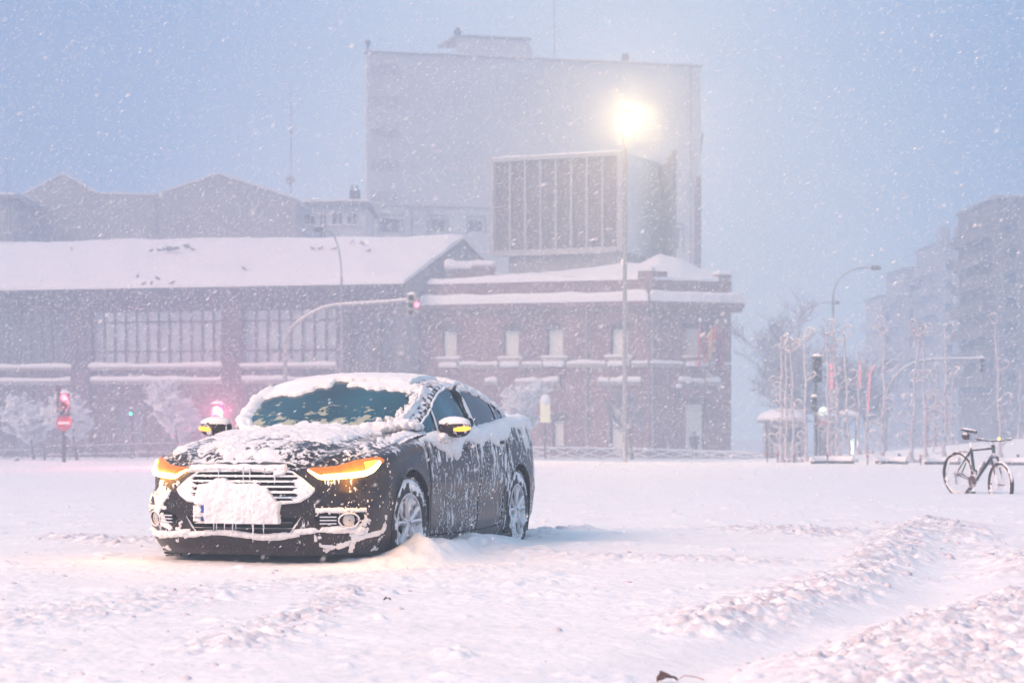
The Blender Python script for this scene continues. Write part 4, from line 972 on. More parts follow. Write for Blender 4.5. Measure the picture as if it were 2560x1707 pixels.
    g = MB(); ring = surf_line(sg, ghi, .010) + surf_line(sg[::-1], glo[::-1], .010); ring.append(ring[0]); g.tube(ring, .0085, 6, cap=False); g.build('grille_frame', M['chrome'], gr, smooth=True)
    for z0 in (.694, .658, .622, .586, .550):
        sl = sg[(ghi > z0 + .004) & (glo < z0 - .004)]
        g = MB(); patch(g, sl, np.full(len(sl), z0 - .0065), np.full(len(sl), z0 + .0065), 3, .020, .018); g.build('grille_slat', M['chrome'], gr, smooth=False)
    # lower intake + corners ----------------------------------------------
    si = np.linspace(-.42, .42, 70); a = np.abs(si)
    g = MB(); patch(g, si, np.interp(a, [0, .34, .42], [.285, .295, .40]), np.interp(a, [0, .42], [.415, .412]), 6, .004, .02); it = g.build('lower_intake', M['shade_black'], C)
    for z0 in (.335, .375):
        sl = np.linspace(-.37, .37, 50); g = MB(); patch(g, sl, np.full(50, z0 - .006), np.full(50, z0 + .006), 3, .014, .012); g.build('intake_slat', M['black_plastic'], it)
    for sgn in (-1, 1):
        g = MB(); g.tube(surf_line(sgn * np.array([.35, .385, .43]), np.array([.300, .35, .418]), .010), [.004, .007, .004], 6); g.build('bumper_blade', M['chrome'], C, smooth=True)
        # fog lamp with bright ring
        ss_ = np.linspace(.52, .90, 40); g = MB(); patch(g, sgn * ss_, np.interp(ss_, [.52, .60, .84, .90], [.40, .352, .345, .39]), np.interp(ss_, [.52, .60, .84, .90], [.415, .445, .45, .42]), 5, .004, .02); fh = g.build('fog_shade_patch', M['shade_black'], C)  # raised black patch; its colour supplies the shade of a hollow
        g = MB(); th = np.linspace(0, 2 * pi, 33); g.tube(surf_line(sgn * (.765 + .075 * np.cos(th)), .394 + .050 * np.sin(th), .014), .0065, 6, cap=False); g.build('fog_ring', M['chrome'], fh, smooth=True)
        p0, n0 = Sn(np.array([sgn * .765]), np.array([.394])); p0 = Vector(p0[0]); n0 = Vector(n0[0])
        g = MB(); g.tube([p0 + n0 * .006, p0 + n0 * .012, p0 + n0 * .016], [.045, .038, .005], 16); g.build('fog_lamp', M['lamp_chrome'], fh, smooth=True)
        for z0 in (.372, .395, .418):
            sl = np.linspace(.56, .675, 10); g = MB(); patch(g, sgn * sl, np.full(10, z0 - .004), np.full(10, z0 + .004), 3, .014, .012); g.build('fog_slat', M['chrome'], fh)
        # headlight ---------------------------------------------------------
        sh_ = np.linspace(.462, 1.176, 60)
        lo = np.interp(sh_, [.462, .552, .80, .96, 1.05, 1.176], [.736, .676, .688, .700, .738, .800]); hi = np.interp(sh_, [.462, .51, .775, 1.06, 1.14, 1.176], [.744, .757, .791, .823, .826, .808])
        hi = np.minimum(hi, ztop(sh_) - .006 + .03)
        g = MB(); patch(g, sgn * sh_, lo, np.minimum(hi, ztop(sh_) - .004), 10, .006, .02); hl = g.build('headlight', M['amber_lens'], C, smooth=True, sharp=30)
        g = MB(); q = np.array([.475, .56, .68, .80, .93, 1.0, 1.06, 1.10]); zq = np.array([.733, .688, .694, .701, .713, .733, .762, .790]); qs = np.linspace(q[0], q[-1], 40)
        g.tube(surf_line(sgn * qs, np.interp(qs, q, zq), .012), np.interp(qs, [.475, .56, .6, 1.0, 1.1], [.006, .012, .018, .019, .014]).tolist(), 8); g.build('running_light', M['drl'], hl, smooth=True)
        g = MB(); qs = np.linspace(.95, 1.08, 12); patch(g, sgn * qs, np.interp(qs, [.95, 1.0, 1.08], [.735, .748, .775]), np.interp(qs, [.95, 1.08], [.790, .806]), 4, .0105, .004); g.build('indicator_bulb', M['amber'], hl)
        hp, hn = Sn(np.array([sgn * .85]), np.array([.72])); hp = Vector(hp[0]) + Vector(hn[0]) * .16
        ld = bpy.data.lights.new('headlight_glow', 'POINT'); ld.energy = 7.0; ld.color = (1.0, .42, .06); ld.shadow_soft_size = .12; lo_ = bpy.data.objects.new('headlight_glow', ld); COL.objects.link(lo_); lo_.parent = C; lo_.location = hp
        # mirror -----------------------------------------------------------
        mc = Vector((sgn * .975, .57, 1.035))
        g = MB(); V0, F0 = ICO[3]; V = V0.copy(); Vn = np.sign(V) * np.abs(V) ** .85; V = Vn * np.array([.130, .080, .078]); V[:, 2] *= 1 - .18 * (V[:, 0] * sgn < 0) * np.abs(V[:, 0]) / .13; V[:, 1] = np.where(V[:, 1] < 0, V[:, 1] * .45, V[:, 1]); g.add(V + np.array(mc), F0); mi = g.build('mirror', M['paint'], C, smooth=True)
        g = MB(); g.tube([mc + Vector((-sgn * .06, 0, -.05)), mc + Vector((-sgn * .11, -.01, -.085)), (sgn * .845, .60, .945)], [.03, .022, .03], 8); g.build('mirror_foot', M['black_plastic'], mi, smooth=True)
        g = MB(); pts = [mc + Vector((sgn * .130 * sin(b) * 1.01, .082 * cos(b) ** .85 + .002, -.018 + .012 * sin(b))) for b in np.linspace(.12, 1.38, 12)]; g.tube(pts, [.008, .013, .016, .018, .018, .018, .018, .017, .016, .014, .010, .006], 8); g.build('indicator', M['amber'], mi, smooth=True)
        g = MB(); V = V0.copy(); sel = np.sign(V) * np.abs(V) ** .85; T = .002 + .008 * fbm(V[:, 0] * 4, V[:, 1] * 4, 7, 3); m_ = V[:, 2] > .42 + .25 * (fbm(V[:, 0] * 3, V[:, 1] * 3, 8, 3) - .5)
        Q = sel * (np.array([.130, .082, .078])); Q[:, 1] = np.where(Q[:, 1] < 0, Q[:, 1] * .45, Q[:, 1]); Q = Q * (1 + np.where(m_, T / .09, -.03))[:, None]; Fk = [f for f in F0 if any(m_[i] for i in f)]; g.add(Q + np.array(mc), Fk); g.build('mirror_snow', M['car_snow'], mi, smooth=True)
        # front wing marker, handles, door gaps
        for y0, z0 in ((.02, .87), (-1.02, .905)):
            so = float(np.interp(y0, _oy[::-1], _arc[::-1])); p, n = Sn(np.array([sgn * so]), np.array([z0])); p = Vector(p[0]); n = Vector(n[0])
            g = MB(); g.tube([p + Vector((0, .10, 0)) - n * .005, p + Vector((0, .08, 0)) + n * .028, p + Vector((0, -.08, 0)) + n * .028, p + Vector((0, -.10, 0)) - n * .005], [.012, .013, .013, .012], 8); g.build('door_handle', M['paint'], C, smooth=True)
        for pts in ([(.98, .93), (1.0, .80), (.99, .5), (.93, .22)], [(-.30, .985), (-.29, .8), (-.27, .5), (-.24, .22)], [(-1.14, 1.03), (-1.13, .85), (-1.03, .66), (-.96, .45), (-.90, .24)], [(.93, .235), (.3, .225), (-.3, .225), (-.92, .24)]):
            yy = np.array([p[0] for p in pts]); zz = np.array([p[1] for p in pts]); t = np.linspace(0, 1, 30); k = np.linspace(0, 1, len(pts)); yy = np.interp(t, k, yy); zz = np.interp(t, k, zz)
            so = np.interp(yy, _oy[::-1], _arc[::-1]); g = MB(); g.tube(surf_line(sgn * so, zz, .0002), .0042, 5); g.build('door_seam', M['shade_black'], C)
        # tail lamp
        sr = np.linspace(SLEN - .95, SLEN - .35, 20); g = MB(); patch(g, sgn * sr, np.full(20, .86), np.interp(sr, [sr[0], sr[-1]], [.98, .97]), 4, .005, .02); g.build('tail_light', mat('tail_lens', (.30, .01, .012), .25, .1, 5, snow=.3, snow_scale=20), C)
    # number plate buried under snow, blue end strip showing
    ps = np.linspace(-.26, .30, 20); g = MB(); patch(g, ps, np.full(20, .385), np.full(20, .495), 3, .030, .012); pl = g.build('number_plate', M['white_paint'], C)
    q = np.linspace(.255, .298, 4); g = MB(); patch(g, q, np.full(4, .388), np.full(4, .492), 3, .0325, .003); g.build('plate_strip', mat('plate_blue', (.03, .10, .45), .4, .1, 5), pl)

    # ================= snow on the car =================
    def snow(name, parts, sm=True):
        g = MB()
        for a_ in parts: shell(g, *a_)
        if g.n: g.build(name, M['car_snow'], C, smooth=sm)
    # bonnet
    bx = np.linspace(-.88, .88, 240); by = np.linspace(.62, 2.40, 240); BX, BY = np.meshgrid(bx, by)
    xr = np.interp(BY, _ry[_o], _rx[_o]); u = np.abs(BX) / xr; ok = (u < .985) & (BY < _ry.max() - .012)
    BZ = top_h(BX, BY); P = np.stack([BX, BY, BZ], -1); Nn = normals(P); Nn = np.where(Nn[..., 2:3] < 0, -Nn, Nn)
    left = BX < 0
    n1 = fbm(BX * 3.2 + 3, BY * 2.0, 101, 5, .6); n2 = fbm(BX * 28, BY * 22, 105, 3, .6); ns = fbm(BX * 9 + BY * 5, BY * 4 - BX * 5, 107, 4, .62)
    cov = .72 - .0 * BX
    valley = np.where(left, np.exp(-((u - (.70 - .10 * (BY - 1.2))) / .10) ** 2), np.exp(-((u - .76) / .07) ** 2) * sstep(1.2, 1.7, BY))
    cov = cov - 1.25 * valley - .55 * sstep(1.90, 2.25, BY) * sstep(.30, .60, u) - np.where(left, .30 * sstep(1.5, 2.0, BY) * sstep(.28, .5, u), 0) + .25 * sstep(1.3, .9, BY)
    cov = cov + (n1 - .5) * 1.0 + (ns - .5) * 1.15 + (n2 - .5) * .25 - np.where(u > .93, .5, 0)
    cov = cov - .55 * np.exp(-((BX - .12) / .10) ** 2 - ((BY - 1.75) / .10) ** 2) * (ns * 1.6) - .6 * np.exp(-((BX + .28) / .12) ** 2 - ((BY - 1.85) / .08) ** 2) * (ns * 1.6)
    T = np.clip(cov - .36, -1, 1); T = np.where(T > 0, .002 + .013 * np.minimum(T * 2.0, 1) + .014 * sstep(1.3, .95, BY), -1)
    T = np.where(T > 0, T + (n2 - .5) * .016 + (fbm(BX * 9, BY * 9, 109, 2) - .5) * .014, T); T = np.where(ok, T, -1)
    snow('bonnet_snow', [(P, Nn, T, .004, False, ok)])
    # roof, screen surround, rear slope : over the greenhouse grid
    def up(Gr, Nr, f=2):
        return Gr, Nr
    Yg = G[..., 1]; Xg = G[..., 0]; Zg = G[..., 2]; Kg = np.arange(2 * NT - 1)[None] + np.zeros((len(ys), 1)); kq = np.minimum(Kg, 2 * NT - 2 - Kg)
    a_ = Xg * 1.0; n1 = fbm(Xg * 5, Yg * 5, 121, 4, .6); n2 = fbm(Xg * 26, Yg * 26 + Zg * 20, 125, 3, .6); nb = fbm(Xg * 11, Yg * 11 + Zg * 7, 127, 3, .55)
    roof_m = (kq >= 24) & (Yg < .20) & (Yg > -2.03)
    Tr = .010 + .016 * n1 + (n2 - .5) * .014 + .008 * sstep(26, 40, kq)
    # bare corner above the left A pillar
    bare = (Xg < 0) & (kq < 42) & (Yg > -.42 + .25 * (nb - .5)) & (Yg < .3)
    edge = (kq < 29) & (Yg < -.4) & (nb < .46)
    Tr = np.where(roof_m & ~bare & ~edge, Tr, -1)
    topband = (kq >= 30) & (Yg >= .20) & (Yg < .25 + .11 * n1 + .05 * (np.abs(Xg) / .6) ** 2 + .09 * (nb - .5) + .10 * (Xg > .25) * n1)
    gap = (np.abs(Xg - .06) < .07) & (Yg > .17 + .1 * (nb - .5)) & (Yg < .34); streakgap = (Xg < -.02) & (Xg > -.25) & (np.abs(Yg - (.20 + .12 * (Xg + .02))) < .014 + .03 * (nb - .5))
    Tr = np.where(topband, .010 + .014 * n1 + (n2 - .5) * .008, Tr); Tr = np.where(gap | streakgap, -1, Tr)
    # screen edges
    xe = info[:, 0:1]; ex_ = xe - np.abs(Xg)       # distance in from the pillar
    wl = np.where(Xg < 0, .115, .06) * (.45 + 1.0 * nb) * (1 + .55 * sstep(.5, .95, Yg))
    em = (kq >= 27) & (Yg >= .20) & (Yg < 1.09) & (ex_ < wl)
    em = em & ~((Xg < 0) & (Yg < .80) & (ex_ < .055))
    Te = .018 + .042 * sstep(.0, .05, wl - ex_) * (.35 + fbm(Xg * 17, Yg * 17, 131, 2)) + (n2 - .5) * .014
    Tr = np.where(em, np.maximum(Te, Tr), Tr)
    bm_ = (kq >= 27) & (Yg > 1.0 - .10 * (nb - .4) - .22 * sstep(.40, .66, np.abs(Xg))) & (Yg < 1.1)
    Tr = np.where(bm_, np.maximum(Tr, .016 + .02 * nb), Tr)
    # rear quarter pillar and upper side behind the doors
    qp = (kq < 26) & (Yg < -1.52) & (nb > .38); Tr = np.where(qp, .008 + .012 * n2, Tr)
    rail = (kq < 27) & (kq > 19) & (Yg < -.42) & (Yg > -1.6) & (Zg > info[:, 1:2] - .050) & (nb > .42); Tr = np.where(rail, .012 + .014 * nb, Tr)
    snow('roof_snow', [(G, GN, Tr)])
    # front: lip over the grille, plate block, rolls
    def front_shell(s0, s1, z0, z1, fn, name, ns_=140, nz_=60, base=0.0):
        q = np.linspace(s0, s1, ns_); zz = np.linspace(z0, z1, nz_); A, B = np.meshgrid(q, zz); p, n = Sn(A, B); T = fn(A, B)
        g = MB(); shell(g, p + n * base, n, T, .004); 
        if g.n: g.build(name, M['car_snow'], C, smooth=True)
    nz1 = lambda A, B, f, sd: fbm(A * f, B * f, sd, 4, .6)
    zt0 = .748
    front_shell(-.36, .46, .690, zt0, lambda A, B: np.where(B > .722 + .03 * (nz1(A, B, 9, 141) - .5) + .03 * sstep(-.24, -.34, A) - .03 * (np.abs(A + .27) < .04), .022 + .02 * nz1(A, B, 12, 142) - .02 * sstep(.44, .46, A), -1), 'grille_snow', base=.006)
    # lip of snow on the leading edge
    lx = np.linspace(-.38, .44, 130); ly = np.linspace(2.16, 2.42, 44); LX, LY = np.meshgrid(lx, ly); lyr = np.interp(np.abs(LX), _rx[:600], _ry[:600]); LY = np.minimum(LY, lyr - .002); P2 = np.stack([LX, LY, top_h(LX, LY)], -1); N2 = np.zeros(P2.shape); N2[..., 2] = .85; N2[..., 1] = .5
    T2 = .018 + .022 * fbm(LX * 9, LY * 9, 151, 3) + .02 * sstep(2.22, 2.34, LY); T2 = T2 * sstep(-.38, -.30, LX) * sstep(.44, .36, LX) - .004; T2 = np.where(LY < 2.22 + .08 * (fbm(LX * 6, LY * 6, 152, 3)), -1, T2); snow('bonnet_lip_snow', [(P2, N2, T2)])
    def plate_f(A, B):
        n = nz1(A, B, 7, 161); e = .03 * (nz1(A, B, 11, 162) - .5)
        blk = (A > -.285 + e) & (A < .318 + e * .3) & (B > .372) & (B < .52)
        upz = (A > -.255 + e + .10 * sstep(.52, .66, B)) & (A < .33 + e) & (B >= .50) & (B < .630 + .05 * (n - .5) + .05 * sstep(.0, .18, A) * sstep(.33, .15, A) + e)
        left_strip = (A > .245) & (B < .49) & (nz1(A, B, 14, 163) > .42)
        T = np.where(blk, .045 + .05 * n, np.where(upz, .022 + .06 * n - .02 * sstep(.52, .66, B), -1)); T = np.where(left_strip & (B > .38), .026, T)
        return np.where(T > 0, T + .022 * (nz1(A, B, 36, 164) - .5), T)
    front_shell(-.34, .36, .36, .70, plate_f, 'plate_snow', 170, 90, .004)
    def ends(A, B):
        a = np.abs(A); lo_ = np.interp(a, [0, .25, .42, .485, .52], [.500, .505, .522, .56, .597]); hi_ = np.interp(a, [0, .36, .44, .52], [.728, .722, .672, .603])
        ins = (B > lo_) & (B < hi_); n = nz1(A, B, 16, 171); nl = fbm(A * 8, B * 60, 172, 3)
        fill = sstep(.34, .43, a) * 1.1 + sstep(.045, .012, B - lo_) * .8 + (A > .30) * .25
        return np.where(ins & (fill + (n - .5) * .7 + (nl - .5) * 1.3 > .72), .008 + .008 * n, -1)
    front_shell(-.52, .52, .495, .73, ends, 'grille_frost', 260, 100, .008)
    def roll(sa, sb, zf, w, h, sd, name, side=None):
        q = np.linspace(sa, sb, 120); t = np.linspace(-1, 1, 14); A = np.repeat(q[None], 14, 0); B = zf(q)[None] + t[:, None] * w * (.6 + .8 * fbm(q * 7, q * 0, sd, 3))[None]
        p, n = Sn(A, B); T = h * .8 * np.sqrt(np.clip(1 - t[:, None] ** 2, 0, 1)) * (.1 + 1.3 * nz1(A, B, 9, sd + 1)) - .010 + .030 * (nz1(A, B, 38, sd + 2) - .5)
        e = sstep(0, .08, (A - sa) / (sb - sa)) * sstep(1, .92, (A - sa) / (sb - sa)); T = np.where(e > .15, T * e, -1)
        g = MB(); shell(g, p, n, T, .006); g.build(name, M['car_snow'], C, smooth=True)
    roll(-.44, .50, lambda q: .292 + .015 * np.sin(q * 9), .026, .055, 181, 'intake_snow')
    roll(-.92, -.36, lambda q: .318 + .012 * np.sin(q * 7), .024, .05, 191, 'bumper_snow'); roll(-.92, -.52, lambda q: .463 + 0 * q, .018, .045, 195, 'bumper_snow')
    roll(.40, .95, lambda q: .300 + .02 * np.sin(q * 7), .03, .045, 201, 'bumper_snow'); roll(.62, .9, lambda q: .47 + 0 * q, .02, .035, 205, 'bumper_snow')
    roll(-1.16, -.80, lambda q: np.interp(q, [-1.16, -1.1, -.8], [.37, .30, .265]), .018, .035, 211, 'bumper_snow'); roll(-.80, -.55, lambda q: .235 + .03 * np.sin(q * 12), .02, .03, 215, 'bumper_snow')
    front_shell(-1.16, -.52, .17, .50, lambda A, B: np.where(nz1(A, B, 11, 221) + .25 * nz1(A, B, 40, 222) > .78, .006 + .006 * nz1(A, B, 30, 223), -1), 'bumper_spatter', 200, 110)
    front_shell(.42, 1.16, .17, .66, lambda A, B: np.where(nz1(A, B, 11, 226) + .25 * nz1(A, B, 40, 227) > .76, .005 + .008 * nz1(A, B, 30, 228), -1), 'corner_spatter', 200, 130)
    # belt snow and drips on the left side (and a plainer one on the right)
    def belt(A, B):
        y = out_xy(A)[1]; zt = ztop(A); n = nz1(A, B, 5, 231); d = fbm(np.abs(A) * 16, B * 3.2, 233, 4, .6); n2_ = nz1(A, B, 34, 234)
        depth = .05 + .10 * np.exp(-((y - .42) / .24) ** 2) + .06 * np.exp(-((y + .5) / .3) ** 2) + .11 * np.exp(-((y + 1.0) / .22) ** 2) + .05 * sstep(-1.5, -2.2, y)
        depth = depth * sstep(1.0, .75, y) * (.35 + 1.3 * n); t = (B - (zt - depth)) / .05
        T = np.where(t > 0, .010 + .035 * np.clip(t, 0, 1) * (.4 + n) + .016 * (n2_ - .5), -1)
        drip = (d > .64 + .22 * sstep(.10, .42, zt - B) - .05 * sstep(-1.4, -2.1, y)) & (y < .93) & (B > .42)
        return np.where((T < 0) & drip, .004 + .010 * n2_, T)
    for sg_ in (-1, 1):
        q = np.linspace(1.85, 5.5, 460) * sg_; vv = np.linspace(0, 1, 110); A = np.repeat(q[None], 110, 0); B = .40 + (ztop(q)[None] - .40) * vv[:, None]; r_ = np.hypot(out_xy(A)[1] + 1.425, B - .345) 
        p, n = Sn(A, B); T = belt(A, B); T = np.where(r_ < .42, -1, T); g = MB(); shell(g, p, n, T, .004, flip=sg_ > 0); g.build('side_snow', M['car_snow'], C, smooth=True)
    # ledge of snow on top of the shoulder below the windows and on the boot
    sx_ = np.linspace(-.93, .93, 220); sy = np.linspace(-2.44, .78, 300); SX, SY = np.meshgrid(sx_, sy); xr = np.interp(SY, _ry[_o], _rx[_o]); u = np.abs(SX) / xr; Zs_ = top_h(np.clip(SX, -xr, xr), SY); P3 = np.stack([np.clip(SX, -xr, xr), SY, Zs_], -1)
    N3 = np.zeros(P3.shape); N3[..., 2] = .9; N3[..., 0] = .35 * np.sign(SX); n_ = fbm(SX * 6, SY * 6, 241, 4, .6); T3 = np.where((u > .86 + .12 * (fbm(SX * 4, SY * 9, 243, 3))) & (u < .998) | (SY < -1.75), .004 + .04 * n_ * sstep(.35, .55, n_) + .014 * (fbm(SX * 30, SY * 30, 245, 2) - .5), -1); T3 = np.where((u >= .998), -1, T3)
    snow('shoulder_snow', [(P3, N3, T3)])
    # clumps: mirror base, handles, wiper trough, pillar edge
    g = MB(); r2 = np.random.default_rng(33)
    for _ in range(70):
        t = r2.random(); y = .20 + .75 * t; Xs, Zs, xr_, zr_, _z = section(y); o = abs(r2.normal()) * .035
        g.blob((-(xr_ - .085 - o), y, zr_ + .035 + .02 * r2.random() + o * .12), .007 + .020 * r2.random() ** 2, int(r2.integers(1e6)), .35, 2)
    for _ in range(70):
        g.blob((-.88 - .08 * r2.random(), .35 + .4 * r2.random(), .93 + .05 * r2.random()), .012 + .022 * r2.random() ** 2, int(r2.integers(1e6)), .35, 2)
    for _ in range(50):
        x = -.55 - .2 * r2.random(); y = .70 + .25 * r2.random(); g.blob((x, y, 1.03 + .03 * r2.random()), .012 + .028 * r2.random() ** 2, int(r2.integers(1e6)), .35, 2)
    g.build('snow_clumps', M['car_snow'], C, smooth=True)
    # spatter of small stuck flakes over doors and wings
    g = MB(); V0, F0 = ICO[1]; F0a = np.array(F0); VV = []; FF = []; n = 0
    cnt = 4200; ss_ = -(0.5 + 4.9 * r2.random(cnt)); zz_ = .20 + .78 * r2.random(cnt); dens = fbm(np.abs(ss_) * 5, zz_ * 3, 251, 3); y_ = out_xy(ss_)[1]; keepk = ((dens > .40 + .12 * r2.random(cnt)) & ((y_ < .95) | (np.abs(ss_) < 1.25))) & (zz_ < ztop(ss_) - .03) & (np.hypot(y_ - 1.425, zz_ - .345) > .40) & (np.hypot(y_ + 1.425, zz_ - .345) > .40) & ((np.abs(ss_) > 1.2) | (zz_ < .66)) & ~((np.abs(ss_) > .5) & (np.abs(ss_) < 1.2) & (r2.random(cnt) < .6))
    pk, nk = Sn(ss_[keepk], zz_[keepk])
    for p_, n_ in zip(pk, nk):
        s0 = .0015 + .0055 * r2.random() ** 2.2; V = V0 * (1 + .4 * (r2.random((len(V0), 1)) - .5)) * s0; V[:, 2] *= 1 + 1.2 * r2.random(); VV.append(V + p_ + n_ * s0 * .3); FF.append(F0a + n); n += len(V0)
    g.v = [np.concatenate(VV)]; g.n = n; g.f = [tuple(int(i) for i in f) for f in np.concatenate(FF)]; g.build('side_spatter', M['car_snow'], C, smooth=True)
    # icicles
    def icicle(s_, z0, L_, r0, off=.03, lean=0):
        p, n = Sn(np.array([s_]), np.array([z0])); p = Vector(p[0]) + Vector(n[0]) * off; h = MB(); k = 7
        h.tube([p + Vector((lean * i / k + .002 * sin(i * 2.1 + s_ * 9), 0, .012 - (L_ + .012) * i / k)) for i in range(k + 1)], [r0 * (1 - .8 * (i / k)) * (1 + .15 * sin(i * 3 + s_ * 20)) for i in range(k + 1)], 7); h.build('icicle', M['ice'], C, smooth=True)
    for s_, L_, r_ in ((.185, .055, .0055), (.165, .05, .005), (.105, .05, .0055), (.045, .07, .006), (.02, .045, .005), (-.105, .13, .0085), (-.18, .075, .0075)): icicle(s_, .375, L_, r_, .055)
    for s_, z0, L_, r_ in ((.19, .722, .045, .007), (.0, .722, .10, .0065), (-.05, .722, .095, .0065), (-.235, .722, .155, .010), (-.285, .722, .05, .009), (-.16, .722, .03, .008)): icicle(s_, z0, L_, r_, .034)
    for s_, L_, r_ in ((-.60, .11, .006), (-.622, .15, .010), (-.668, .13, .008), (-.70, .06, .006), (-.80, .08, .008)): icicle(s_, .665, L_, r_, .002)
    return C
CAR = car()
# ------------------------------------------------------------------ lit street lamp in the middle
def big_lamp():
    Y = 88.0; b = at(1562, 1130, Y); z0 = gz(b.x, Y) - .3; top = at(1562, 330, Y).z
    O = empty('street_lamp', (b.x, Y, z0), label='tall straight street lamp, lit and glowing warm before the billboard', cat='street lamp')
    p = MB(); p.tube([(b.x, Y, z0), (b.x, Y, z0 + 1.2), (b.x, Y, top)], [.11, .095, .06], 12); p.build('pole', M['metal_grey'], O, smooth=True)
    h = at(1573, 296, Y)
    a = MB(); a.tube([(b.x, Y, top - .05), (b.x + .02, Y, top + .25), (h.x, Y, h.z + .28)], .045, 8); a.build('arm', M['metal_grey'], O)
    c = MB(); c.tube([(h.x, Y, h.z + .36), (h.x, Y, h.z + .30), (h.x, Y, h.z + .12)], [.05, .26, .30], 14); c.build('lamp_housing', M['metal_dark'], O, smooth=True)
    l = MB(); l.blob((h.x, Y, h.z), (.30, .30, .24), 1, 0, 3); l.build('lamp_globe', emis('lamp_glow', (1.0, .70, .28), LAMP_E), O, smooth=True)
    s = MB(); sp = at(1553, 655, Y); s.box(b.x - .15, b.x - .06, Y - .12, Y + .12, sp.z - .15, sp.z + .1); s.build('bracket', M['white_paint'], O)
    ld = bpy.data.lights.new('lamp_light', 'POINT'); ld.energy = LAMP_W; ld.color = (1.0, .62, .26); ld.shadow_soft_size = .3
    lo = bpy.data.objects.new('lamp_light', ld); COL.objects.link(lo); lo.location = (h.x, Y - .5, h.z - .1)
LAMP_E, LAMP_W = 20.0, 3900.0
big_lamp()
# ------------------------------------------------------------------ street furniture
def arcpts(p0, p1, p2, n=14):      # quadratic curve
    return [tuple(p0 * (1 - t) ** 2 + p1 * 2 * t * (1 - t) + p2 * t * t) for t in np.linspace(0, 1, n)]
def unlit_lamp(px, pyb, pytop, hx, hy, Y, label, grp='unlit arched street lamps', r=.09):
    b = at(px, 1120, Y); z0 = gz(b.x, Y) - .3
    O = empty('street_lamp', (b.x, Y, z0), label=label, cat='street lamp', group=grp)
    top = at(px + 1, pytop, Y); h = at(hx, hy, Y)
    p = MB(); p.tube([(b.x, Y, z0), tuple(top)], [r, r * .65], 10); p.build('pole', M['metal_grey'], O, smooth=True)
    a = MB(); a.tube(arcpts(top, Vector((top.x + (h.x - top.x) * .08, Y, h.z + .05)), h + Vector((0, 0, .05))), r * .5, 8); a.build('arm', M['metal_grey'], O, smooth=True)
    s = 1 if hx > px else -1
    l = MB(); V0, F0 = ICO[2]; l.add(V0 * np.array([.34, .16, .13]) + np.array([h.x + s * .22, Y, h.z]), F0); l.build('lamp_head', M['metal_dark'], O, smooth=True)
    c = MB(); V = V0 * np.array([.30, .14, .05]); V[:, 2] = np.abs(V[:, 2]); c.add(V + np.array([h.x + s * .2, Y, h.z + .13]), F0); c.build('snow_cap', M['snow_fine'], O, smooth=True)
unlit_lamp(2082, 1125, 738, 2180, 670, 134, 'arched unlit street lamp, the larger of two right of the station')
unlit_lamp(1998, 1125, 812, 2082, 757, 180, 'fainter farther arched street lamp right of the station')
unlit_lamp(853, 1130, 690, 806, 574, 134, 'arched unlit street lamp standing before the long hall')

def sig_head(O, c, w, h, d, lit=None, lit_i=0, mats=('metal_dark',), facing=-1, em=None):
    m = MB(); m.box(c.x - w / 2, c.x + w / 2, c.y - d / 2, c.y + d / 2, c.z - h / 2, c.z + h / 2); hd = m.build('signal_housing', M[mats[0]], O)
    for i in range(3):
        zc = c.z + h * (.33 - .33 * i); l = MB(); l.tube([(c.x, c.y - d / 2 - .003, zc), (c.x, c.y - d / 2 - .02, zc), (c.x, c.y - d / 2 - .03, zc)], [w * .36, w * .36, w * .1], 14)
        l.build('signal_lens', em if (lit and i == lit_i) else M['shade_black'], hd)
        v = MB(); n = 9; A = [(c.x + w * .4 * cos(a), c.y - d / 2 - .003, zc + w * .4 * sin(a)) for a in np.linspace(-.1, pi + .1, n)]; B = [(x, y - .18, z - .02) for x, y, z in A]; v.add(A + B, [(k, k + 1, n + k + 1, n + k) for k in range(n - 1)]); v.build('visor', M['metal_dark'], hd)
    s = MB(); V0, F0 = ICO[2]; V = V0 * np.array([w * .6, d * .7, .12]); V[:, 2] = np.abs(V[:, 2]); s.add(V + np.array([c.x, c.y, c.z + h / 2]), F0); s.build('snow_cap', M['snow_fine'], hd, smooth=True)
    return hd
RED = emis('red_signal', (1.0, .05, .08), 14.0); GREEN = emis('green_signal', (.05, 1.0, .62), 5.0); PINK = emis('red_signal_dim', (1.0, .12, .18), 5.0)

def mast(px, base_py, pts, Y, headpx, label, wdt, lit=None, side=True):
    b = at(px, base_py, Y); z0 = gz(b.x, Y) - .3
    O = empty('traffic_light', (b.x, Y, z0), label=label, cat='traffic light')
    P = [Vector((b.x, Y, z0))] + [at(x, y, Y) for x, y in pts]
    # smooth
    Q = []
    for i in range(len(P) - 1):
        for t in np.linspace(0, 1, 5)[:-1]:
            p0, p1, p2, p3 = P[max(i - 1, 0)], P[i], P[i + 1], P[min(i + 2, len(P) - 1)]
            Q.append(.5 * ((2 * p1) + (-p0 + p2) * t + (2 * p0 - 5 * p1 + 4 * p2 - p3) * t * t + (-p0 + 3 * p1 - 3 * p2 + p3) * t ** 3))
    Q.append(P[-1]); R = np.linspace(.10, .05, len(Q)).tolist()
    m = MB(); m.tube([tuple(q) for q in Q], R, 8); m.build('mast', M['metal_grey'], O, smooth=True)
    k = [q for q in Q if q.z > Q[-1].z - 1.0]
    s = MB(); s.tube([tuple(q + Vector((0, 0, .055))) for q in k], [.05] * len(k), 6); s.build('snow_line', M['snow_fine'], O, smooth=True)
    return O
O = mast(712, 1130, [(713, 950), (718, 840), (740, 810), (768, 790), (816, 768), (880, 761), (960, 756), (1026, 750)], 100, None, 'overhead traffic light on a curved arm before the hall and station', .3)
c = at(1028, 764, 100); sig_head(O, c, .32, .88, .28, mats=('plaster_grey',))  # pale housing colour paints in the fading by haze
